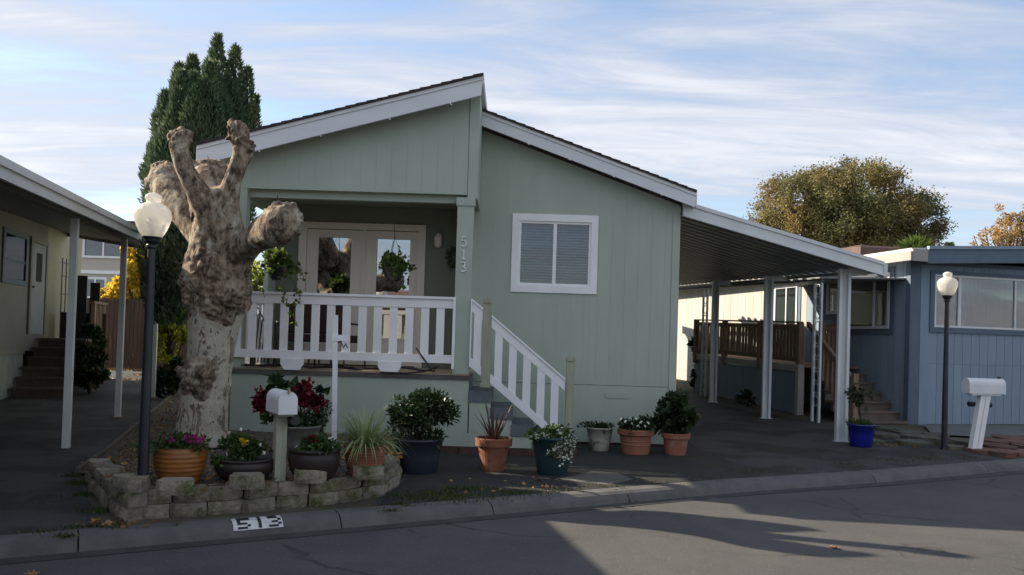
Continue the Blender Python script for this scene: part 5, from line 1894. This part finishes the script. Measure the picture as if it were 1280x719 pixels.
# 1 ochre barrel with magenta flowers
b = on_bed(224, 606, .16)
k_ = px_m(b.y)
t, s_, H, rt = pot(224, b, 558, 60 * k_, 44 * k_, M['barrel'], 'barrel_pot', 'ochre ribbed barrel pot with magenta flowers beside the lamp post', 'barrel')
bush(t, s_ + Vector((0, 0, .06)), .19, .08, 900, .055, .028, M['mid_leaf'], 1)
fl = [at(x, y, b.y - .12)[:] for x, y in [(206, 547), (209, 552), (213, 549), (203, 553), (216, 553), (234, 551), (238, 547), (243, 545), (246, 551), (240, 553), (249, 555), (244, 548), (252, 549), (231, 548)]]
flowers(t, fl, .034, M['petal_pink'], seed=1)
# 2 dark bowl with pansies
b = on_bed(305, 606, .24)
t, s_, H, rt = pot(303, b, 572, 68 * px_m(b.y), 44 * px_m(b.y), M['brown_pot'], 'bowl_pot', 'dark brown bowl with a yellow pansy before the plane tree', 'bowl')
bush(t, s_ + Vector((0, 0, .08)), .22, .10, 1300, .05, .03, M['mid_leaf'], 2)
flowers(t, [at(303, 551, b.y - .1)[:], at(306, 554, b.y - .12)[:]], .042, M['petal_yellow'], seed=2)
flowers(t, [at(x, y, b.y - .14)[:] for x, y in [(301, 537), (284, 568), (303, 573), (330, 566), (287, 541), (325, 556), (292, 560)]], .02, M['petal_white'], seed=3)
# 3 second dark bowl, 4 grey pot with crimson begonia
b = on_bed(392, 604, .30)
t, s_, H, rt = pot(392, b, 560, 60 * px_m(b.y), 40 * px_m(b.y), M['brown_pot'], 'bowl_pot', 'dark brown bowl with crimson bloom between the white mailbox and sign post', 'bowl')
bush(t, s_ + Vector((0, 0, .06)), .2, .08, 900, .045, .028, M['mid_leaf'], 4)
flowers(t, [at(x, y, b.y - .12)[:] for x, y in [(388, 549), (392, 547), (396, 551), (384, 551), (391, 553), (389, 545)]], .03, M['petal_red'], seed=4)
flowers(t, [at(x, y, b.y - .16)[:] for x, y in [(416, 551), (417, 560), (412, 548), (370, 558)]], .02, M['petal_white'], seed=5)
b = on_bed(366, 574)
b.y += .15
t, s_, H, rt = pot(366, b, 531, 56 * px_m(b.y), 42 * px_m(b.y), M['grey_pot'], 'tall_pot', 'weathered grey pot with crimson flower heads behind the white mailbox', 'plain')
bush(t, s_ + Vector((0.02, 0, .10)), .2, .12, 900, .06, .02, M['dark_leaf'], 5)
Yb = b.y
rg = np.random.default_rng(8)
st_ = MB()
bigP, bigD, redP, redD = [], [], [], []
for x, y, r_, red in [(350, 482, 14, 0), (340, 490, 10, 0), (357, 490, 12, 0), (347, 474, 8, 0), (326, 495, 11, 1), (323, 503, 10, 1), (330, 508, 8, 1), (380, 482, 9, 1), (374, 493, 11, 1), (388, 494, 11, 1), (382, 502, 10, 1), (398, 501, 9, 1), (367, 485, 8, 0), (400, 492, 7, 0), (338, 520, 8, 0)]:
    c = np.array(at(x, y, Yb))
    redP, redD = [], []
    for q in range(70 if red else 16):
        o_ = rg.normal(0, .36, 3) * r_ * px_m(Yb)
        (redP if red else bigP).append(o_ if red else c + o_)
        (redD if red else bigD).append(rg.normal(0, 1, 3) + np.array([0, -.3, -.2]))
    if red:
        obj('flower_head', leaf_mesh(redP, redD, .06, .055, rg), M['petal_red'], t, loc=c)
    st_.tube([s_, tuple((np.array(s_) + c) / 2 + rg.normal(0, .03, 3)), tuple(c)], .006, 5)
obj('foliage', leaf_mesh(bigP, bigD, .10, .09, rg), M['dark_leaf'], t, loc=(0, 0, 0))
obj('stem', st_, M['stem'], t)
b2_ = on_bed(402, 576)
b2_.y += .25
t = thing('flowering_shrub', 'small upright shrub with white flowers beside the white sign post', 'shrub', tuple(b2_))
c = at(398, 532, b2_.y)
P = bush(t, c, .13, .24, 900, .045, .022, M['dark_leaf'], 6)
flowers(t, [p for p in P[::26] if p[1] < b2_.y], .018, M['petal_white'], seed=6)
branchy(t, b2_, [P[3], P[90], P[400]], .008, M['stem'], 3, name='stem', n=3)
# 5 ridged terracotta with striped grass
b = on_bed(455, 597, .12)
t, s_, H, rt = pot(455, b, 556, 50 * px_m(b.y), 32 * px_m(b.y), M['terracotta'], 'ridged_pot', 'ridged terracotta pot of pale striped grass on the block wall corner', 'ridged')
blades(t, s_, 420, .46, .011, M['stripe_leaf'], 7, spread=1.0, droop=.85, r0=.13, up=.55)
# 6 navy pot with dark shrub
b = gp(522, 590)
t, s_, H, rt = pot(522, b, 547, 62 * px_m(b.y), 46 * px_m(b.y), M['navy_pot'], 'planter', 'large dark navy planter holding a dense dark green shrub by the porch', 'plain')
P = bush(t, at(524, 516, b.y), .30, .27, 3800, .065, .028, M['dark_leaf'], 8, clumps=22)
branchy(t, s_, [P[i] for i in (5, 300, 900, 1500, 2500)], .014, M['stem'], 3, name='stem', n=4)
# 7 terracotta with bronze spikes
b = gp(616, 588)
t, s_, H, rt = pot(616, b, 547, 47 * px_m(b.y), 29 * px_m(b.y), M['terracotta'], 'terracotta_pot', 'terracotta pot with spiky bronze red blades below the stairs', 'rim')
blades(t, s_, 30, .50, .026, M['red_blade'], 9, spread=1.0, droop=.16, r0=.05, up=.62)
blades(t, s_, 10, .40, .010, M['dark_leaf'], 10, spread=1.3, droop=.75, r0=.12, up=.5, name='grass_foliage')
# 8 teal planter with spilling white flowers
b = gp(690, 592)
t, s_, H, rt = pot(690, b, 545, 54 * px_m(b.y), 36 * px_m(b.y), M['teal_pot'], 'planter', 'dark teal planter spilling small white flowers at the stair foot', 'plain')
P1 = bush(t, at(692, 543, b.y), .26, .10, 1800, .045, .022, M['mid_leaf'], 11)
P2 = bush(t, at(703, 558, b.y - .22), .13, .17, 1100, .04, .02, M['mid_leaf'], 12, name='trailing_foliage', squash=.4)
rg = np.random.default_rng(13)
sel = [p for p in np.concatenate([P1[::6], P2[::3]]) if p[1] < b.y - .02]
flowers(t, sel, .023, M['petal_white'], seed=8)
flowers(t, [at(703 + rg.normal(0, 6), 565 + i * 2.2, b.y - .29)[:] for i in range(9)], .018, M['petal_white'], seed=9)
flowers(t, [at(x, y, b.y - .2)[:] for x, y in [(668, 536), (671, 533), (714, 536), (717, 540), (722, 533), (711, 531)]], .024, M['petal_violet'], seed=10)
# 9 white pot, 10 wide terracotta, 11 leafy terracotta
b = gp(749, 563)
t, s_, H, rt = pot(749, b, 534, 34 * px_m(b.y), 22 * px_m(b.y), M['white_pot'], 'stained_pot', 'small stained white pot with low green growth by the house wall', 'plain')
bush(t, s_ + Vector((0, 0, .05)), .17, .05, 700, .04, .02, M['dark_leaf'], 14)
b = gp(794, 567)
t, s_, H, rt = pot(794, b, 536, 46 * px_m(b.y), 33 * px_m(b.y), M['terracotta_pink'], 'terracotta_pot', 'wide banded pale terracotta pot with white flowers by the house wall', 'band')
P = bush(t, s_ + Vector((0, -.02, .09)), .22, .10, 1500, .05, .028, M['dark_leaf'], 15)
flowers(t, [at(x, y, b.y - .2)[:] for x, y in [(801, 528), (790, 530), (795, 524), (810, 529), (782, 527), (806, 533), (798, 533), (788, 524), (776, 524)]], .028, M['petal_white'], seed=11)
b = gp(844, 568)
t, s_, H, rt = pot(844, b, 541, 36 * px_m(b.y), 25 * px_m(b.y), M['terracotta_pink'], 'terracotta_pot', 'terracotta pot with a round leafy green bush at the house corner', 'rim')
P = bush(t, at(842, 516, b.y), .25, .26, 2400, .075, .055, M['dark_leaf'], 16, clumps=20)
branchy(t, s_, [P[i] for i in (5, 300, 900, 1500)], .01, M['stem'], 3, name='stem', n=4)
# 12 cobalt pot
b = gp(1076, 558)
t, s_, H, rt = pot(1076, b, 530, 34 * px_m(b.y), 25 * px_m(b.y), M['cobalt_pot'], 'glazed_pot', 'bright cobalt blue pot with a thin shrub beside the carport post', 'plain')
bush(t, s_ + Vector((0, 0, .05)), .16, .06, 500, .045, .025, M['mid_leaf'], 17)
P = bush(t, at(1072, 500, b.y), .14, .22, 420, .05, .03, M['dark_leaf'], 18, clumps=9)
branchy(t, s_, [P[i] for i in (5, 80, 150, 220, 300, 390)], .008, M['stem'], 6, name='stem', n=4)


# hanging baskets
def basket(label, hook, pc, r, seed, vine):
    t = thing('hanging_basket', label, 'hanging basket', tuple(pc), 'hanging baskets on the porch')
    obj('basket', MB().lathe([(r * .5, -.11), (r * .8, -.05), (r, .05), (r * 1.06, .06), (r * 1.06, .08), (r * .95, .08), (r * .9, .04)], tuple(pc), 20), M['black_metal'], t, smooth=True)
    m = MB()
    top = Vector(pc) + Vector((0, 0, .52))
    for a in (0.3, 2.4, 4.5):
        m.tube([Vector(pc) + Vector((math.cos(a) * r, math.sin(a) * r, .07)), top], .004, 4)
    m.tube([top, hook], .006, 5)
    obj('hanger', m, M['black_metal'], t)
    bush(t, Vector(pc) + Vector((0, 0, .12)), r * 1.35, .15, 420, .075, .07, M['ivy_leaf'], seed, clumps=12)
    rg = np.random.default_rng(seed)
    P, D = [], []
    m = MB()
    for q in vine:
        pts = [Vector(pc) + Vector((0, -.1, .06))] + [Vector(p) for p in q]
        m.tube(pts, .004, 4)
        for a, b in zip(pts, pts[1:]):
            for i in range(max(2, int((b - a).length / .035))):
                P.append(np.array(a.lerp(b, rg.uniform())) + rg.normal(0, .022, 3))
                D.append(rg.normal(0, 1, 3) + np.array([0, -.4, -.3]))
    obj('vine', leaf_mesh(P, D, .065, .06, rg), M['ivy_leaf'], t, loc=(0, 0, 0))
    obj('vine_stem', m, M['stem'], t)


Yh = 10.62
basket('hanging basket of trailing ivy close to the pollarded tree knob', at(347, 244, Yh), at(347, 340, Yh), .14, 41,
       [[at(366, 350, Yh - .05), at(375, 372, Yh - .08), at(366, 392, Yh - .1), at(372, 408, Yh - .1)], [at(335, 340, Yh), at(322, 345, Yh), at(331, 372, Yh)], [at(360, 330, Yh), at(377, 335, Yh), at(380, 352, Yh)], [at(352, 365, Yh - .05), at(362, 385, Yh - .08)]])
Yh = 11.0
basket('hanging basket of ivy in a dark bowl before the right porch door', at(491, 262, Yh), at(492, 342, Yh), .15, 42,
       [[at(508, 338, Yh), at(518, 338, Yh)], [at(500, 350, Yh), at(508, 360, Yh)], [at(478, 335, Yh), at(472, 338, Yh)], [at(497, 320, Yh), at(500, 308, Yh)]])
# dark wreath on the porch wall
t = thing('door_wreath', 'dark dried wreath hung on the porch wall beside the column', 'wreath', at(568, 322, 12.44))
c = at(567, 322, 12.42)
rg = np.random.default_rng(9)
P = [np.array(c) + np.array([.07 * math.cos(a), 0, .13 * math.sin(a)]) + rg.normal(0, .02, 3) for a in rg.uniform(0, 6.28, 160)]
leaves('foliage', P, rg.normal(0, 1, (160, 3)), .07, .025, M['cypress'], t, 9)
obj('wreath_ring', MB().tube([(c.x + .07 * math.cos(a), c.y, c.z + .13 * math.sin(a)) for a in [i * math.pi / 10 for i in range(21)]], .012, 6), M['stem'], t)


# porch furniture
def chair(loc, rz, label):
    t = thing('porch_chair', label, 'chair', loc, 'porch chairs', rot=rz)
    obj('seat', MB().box(-.26, .26, -.26, .26, .36, .47), M['red_cushion'], t, bevel=.03)
    obj('backrest', MB().hexa([(-.26, .20, .48), (.26, .20, .48), (.26, .30, .48), (-.26, .30, .48), (-.25, .32, 1.0), (.25, .32, 1.0), (.25, .42, 1.0), (-.25, .42, 1.0)]), M['red_cushion'], t, bevel=.03)
    for sx in (-1, 1):
        for sy in (-1, 1):
            obj('leg', MB().tube([(sx * .27, sy * .25, .36), (sx * .3, sy * .3, 0)], .015, 6), M['black_metal'], t)
        obj('armrest', MB().tube([(sx * .29, -.25, .36), (sx * .3, -.27, .62), (sx * .3, .2, .64), (sx * .29, .33, .6)], .016, 6), M['black_metal'], t)
    return t


chair((-2.55, 11.75, ZD), R(160), 'dark red cushioned metal chair on the porch nearer the doors')
chair((-3.15, 11.75, ZD), R(200), 'dark red cushioned metal chair at the porch end near the tree')
t = thing('folded_chair', 'black slatted metal folding chair leaning at the open porch end', 'chair', (-3.55, 11.35, ZD))
for k in range(5):
    obj('slat', MB().tube([(-3.62 + k * .045, 11.3, ZD + .05), (-3.62 + k * .045, 11.45, ZD + .75 - k * .09)], .01, 5), M['black_metal'], t)
obj('frame', MB().tube([(-3.66, 11.3, ZD), (-3.66, 11.46, ZD + .85), (-3.42, 11.42, ZD + .42), (-3.42, 11.3, ZD)], .014, 6), M['black_metal'], t)

# ================================================================== MAILBOXES, SIGN POST
def arch(w, h, n=10):
    r_ = w / 2
    return [(-r_, 0), (r_, 0)] + [(r_ * math.cos(a), h - r_ + r_ * math.sin(a)) for a in [math.pi * i / n for i in range(n + 1)]]


def mailbox(loc, rot, zb, w, h, ln, label, tilt, post_m, post_w, tube_side):
    t = thing('mailbox', label, 'mailbox', loc, 'mailboxes', rot=rot)
    sh = math.tan(tilt)
    m = MB()
    for q in (-1, 1) if post_w > .085 and tilt else (0,):
        o_ = q * post_w * .29
        pw = post_w * (.26 if q else .5)
        m.hexa([(-pw + o_, -pw, -.1), (pw + o_, -pw, -.1), (pw + o_, pw, -.1), (-pw + o_, pw, -.1), (-pw + o_ + sh * zb, -pw, zb), (pw + o_ + sh * zb, -pw, zb), (pw + o_ + sh * zb, pw, zb), (-pw + o_ + sh * zb, pw, zb)])
    obj('post', m, post_m, t)
    ox = sh * zb
    pl = arch(w, h)
    m = MB().prism([(ox + x, -ln / 2, zb + .012 + z) for x, z in pl], (0, ln, 0))
    body = obj('box', m, M['mailbox'], t)
    m = MB().prism([(ox + x * 1.035, -ln / 2 - .018, zb + .010 + z * 1.015) for x, z in pl], (0, .035, 0))
    dr = obj('door', m, M['mailbox'], t)
    obj('latch', MB().tube([(ox, -ln / 2 - .03, zb + h - .01), (ox, -ln / 2 - .028, zb + h + .035)], .012, 6), M['brass'], dr)
    box('mount_board', (ox - w * .4, ox + w * .4, -ln * .42, ln * .42, zb - .012, zb + .011), post_m if not tilt else M['black_metal'], t)
    return t


b = on_bed(348, 603, .10)
zt = at(349, 517, b.y).z - b.z
t = mailbox(tuple(b), R(32), zt, .165, .205, .40, 'white arched mailbox on a pale square post behind the block wall', 0, M['sage_pale'], .098, 1)
obj('paper_tube', MB().lathe([(.04, 0), (.045, .0), (.045, .28), (.04, .28)], (0, 0, 0), 14), M['black_metal'], t, loc=(.09, -.16, zt - .05), rot=(R(-90), 0, 0))
b = gp(1217, 564)
zt = at(1229, 493, b.y).z - b.z
t = mailbox(tuple(b), R(96), zt, .19, .235, .58, 'white mailbox on a leaning split white post at the right edge', 0, M['white'], .15, 1)
for o in list(t.children):
    if o.name.startswith('post'):
        bpy.data.objects.remove(o)
m = MB()
top = at(1231, 494, b.y) - b
for o_ in (-.043, .043):
    m.hexa([(-.05, -o_ - .038, -.1), (.05, -o_ - .038, -.1), (.05, -o_ + .038, -.1), (-.05, -o_ + .038, -.1)] + [(-.05 + 0, -top.x - o_ - .038, zt), (.05, -top.x - o_ - .038, zt), (.05, -top.x - o_ + .038, zt), (-.05, -top.x - o_ + .038, zt)])
obj('post', m, M['white'], t)
for o in t.children:
    if not o.name.startswith('post'):
        o.location.y -= top.x - .02
obj('paper_tube', MB().tube([(.08, .04, zt - .16), (.08, -.33, zt - .17)], .04, 10), M['black_metal'], t)
obj('flag', MB().box(-.01, .0, -.42, -.37, zt + .16, zt + .28), M['black_metal'], t)

Ys = 9.4
b = at(418, 560, Ys)
t = thing('sign_post', 'thin white post with a small side plate standing before the porch railing', 'sign post', (b.x, Ys, bed_z(b.x, Ys)))
tp = at(419.5, 394, Ys)
obj('post', MB().hexa([(b.x - .026, Ys - .02, .1), (b.x + .026, Ys - .02, .1), (b.x + .026, Ys + .02, .1), (b.x - .026, Ys + .02, .1), (tp.x - .026, Ys - .02, tp.z), (tp.x + .026, Ys - .02, tp.z), (tp.x + .026, Ys + .02, tp.z), (tp.x - .026, Ys + .02, tp.z)]), M['white'], t)
q = at(426, 423, Ys)
box('collar', (q.x - .085, q.x - .02, Ys - .03, Ys + .03, q.z - .035, q.z + .035), M['white'], t)
box('side_plate', (q.x - .02, q.x + .085, Ys - .012, Ys + .012, q.z - .03, q.z + .04), M['white'], t)
obj('scroll', MB().tube([(q.x + .0 + .012 * i + .0, Ys, q.z - .085 + .03 * math.sin(i * 1.6)) for i in range(8)], .007, 5), M['black_metal'], t)

# ================================================================== FLAGSTONES, LITTER, GRASS
fs = thing('flagstone_path', 'stacked red and mossy grey flagstones edging the blue grey home', 'flagstones', tuple(gp(1190, 553)))
r = random.Random(12)
for (px, py, w, h, red) in [(1100, 541, 42, 7, 0), (1128, 538, 44, 7, 0), (1108, 534, 50, 6, 0), (1150, 545, 44, 7, 0), (1178, 549, 40, 6, 0), (1142, 551, 40, 6, 0), (1170, 543, 30, 5, 0), (1205, 552, 34, 7, 0), (1238, 549, 34, 8, 1), (1262, 546, 40, 7, 1), (1246, 557, 42, 8, 1), (1275, 553, 36, 8, 1), (1228, 561, 36, 6, 1), (1268, 562, 46, 8, 1), (1290, 558, 40, 8, 1), (1300, 548, 50, 8, 1), (1300, 566, 40, 7, 1), (1254, 566, 30, 5, 1), (1090, 549, 26, 5, 0), (1190, 557, 30, 4, 0)]:
    c = gp(px, py, .05)
    hw = w * c.y / 1000 / 2
    hd = h * c.y * c.y / 1550 / 2
    poly = []
    for k in range(9):
        a = -2 * math.pi * k / 9
        q = r.uniform(.82, 1.1)
        poly.append((c.x + hw * q * math.cos(a), c.y + hd * q * math.sin(a), c.z - .07 + r.uniform(0, .015)))
    obj('flagstone', MB().prism(poly, (0, 0, .055 + r.uniform(0, .03))), M['flag_red'] if red else M['flag_grey'], fs)

rg = np.random.default_rng(51)


def tufts(name, pts, n_per, h, w, material, seed):
    rg = np.random.default_rng(seed)
    P, D = [], []
    for p, sp, cnt in pts:
        for i in range(int(cnt)):
            q = np.array(p) + np.array([rg.normal(0, sp), rg.normal(0, sp * .6), 0])
            P.append(q)
            D.append(np.array([rg.normal(0, .5), rg.normal(0, .5), 1]))
    return obj(name, leaf_mesh(P, D, h, w, rg, jitter=.5), material, None, kind='stuff')


pts = []
for x, y, sp, c in [(520, 622, .16, 240), (545, 618, .14, 220), (575, 612, .12, 260), (560, 620, .14, 160), (600, 612, .10, 140), (640, 616, .1, 80), (500, 632, .06, 90), (490, 640, .05, 60), (85, 672, .04, 90), (90, 660, .05, 50), (60, 666, .1, 60), (140, 660, .07, 90), (125, 640, .08, 160), (105, 620, .08, 220), (98, 605, .08, 200), (92, 596, .07, 120),
                    (930, 590, .2, 40), (1000, 586, .25, 60), (1060, 582, .2, 60), (1120, 577, .2, 80), (1170, 575, .2, 90), (1220, 573, .2, 60), (1100, 553, .18, 200), (1140, 556, .18, 200), (1180, 557, .18, 160), (1090, 540, .2, 100), (700, 614, .12, 70), (760, 609, .12, 60), (560, 626, .2, 200), (610, 622, .2, 180), (660, 617, .15, 120), (640, 619, .15, 100), (820, 604, .15, 40), (880, 599, .15, 40), (1000, 527, .3, 120), (960, 522, .3, 80), (870, 488, .5, 160)]:
    pts.append((gp(x, y)[:], sp, c))
tufts('grass', pts, 0, .034, .009, M['grass'], 52)
# gravel chips and leaf litter over the bed
n = 5200
ii = rg.integers(0, len(bedv), n)
P = BEDV[ii] + np.stack([rg.uniform(-.08, .08, n), rg.uniform(-.08, .08, n), np.full(n, .012)], 1)
dirs = np.stack([rg.normal(0, 1, n), rg.normal(0, 1, n), rg.normal(0, .25, n)], 1)
obj('leaf_litter', leaf_mesh(P, dirs, .045, .03, rg, jitter=.5), M['dry_leaf'], None, kind='stuff')
P, dirs = [], []
for x, y, sp, c in [(765, 625, .14, 46), (775, 624, .1, 30), (1110, 556, .3, 40), (140, 655, .15, 40), (205, 470, .5, 260), (165, 462, .7, 900), (180, 475, .5, 300), (660, 608, .6, 40), (480, 648, .2, 6)]:
    p = gp(x, y, -.10 if y in (625, 624, 648) else .01)
    for i in range(c):
        P.append(np.array(p) + np.array([rg.normal(0, sp), rg.normal(0, sp * .45), rg.uniform(0, .012)]))
        dirs.append([rg.normal(), rg.normal(), rg.normal(0, .2)])
obj('fallen_leaves', leaf_mesh(P, dirs, .05, .035, rg, jitter=.5), M['dry_leaf'], None, kind='stuff')


def dryleaf(px, py, h, size, label):
    p = gp(px, py, h)
    r = random.Random(int(px))
    v, f = [(0, 0, .012)], []
    N = 14
    for k in range(N):
        a = 2 * math.pi * k / N
        q = (1.0 if k % 2 == 0 else .55) * r.uniform(.8, 1.1)
        v.append((size * q * math.cos(a), size * .8 * q * math.sin(a), .004 + .025 * r.random() * (k % 2 == 0)))
    for k in range(N):
        f.append((0, 1 + k, 1 + (k + 1) % N))
    o = obj('fallen_leaf', MB().add(v, f), M['dry_leaf'], None, loc=p, rot=(0, 0, r.uniform(0, 6)))
    o.modifiers.new('thickness', 'SOLIDIFY').thickness = .003
    prop(o, label, 'leaf', 'dry leaves on the road')


dryleaf(1043, 685, -.121, .055, 'single orange dry leaf lying alone on the sunlit road')
dryleaf(457, 648, -.085, .06, 'tan dry leaf in the gutter right of the painted number')
dryleaf(360, 658, -.095, .055, 'curled yellow leaf on the gutter just beside the painted number')
dryleaf(40, 718, -.121, .06, 'orange leaf at the bottom left edge of the road')
dryleaf(396, 655, -.09, .035, 'small pale leaf on the kerb between two larger ones')

# house across the road (only mirrored in the porch doors and windows)
oh = thing('house', 'plain beige house with brown roof across the road, mirrored in the porch doors', 'house', (-4, -16, -.1))
box('wall', (-14, 10, -24, -16, -.3, 3.0), M['left_yellow'], oh)
m = MB().prism([(-14.6, -15.3, 2.9), (-14.6, -24.7, 2.9), (-14.6, -20, 4.3)], (25.2, 0, 0))
obj('roof', m, M['terra_roof'], oh)
for x in (-10, -5, 1, 6):
    w_ = box('window', (x, x + 1.6, -15.999, -15.95, 1.0, 2.3), M['white'], oh)
    box('pane', (x + .1, x + 1.5, -15.949, -15.93, 1.1, 2.2), M['dark_room'], w_)
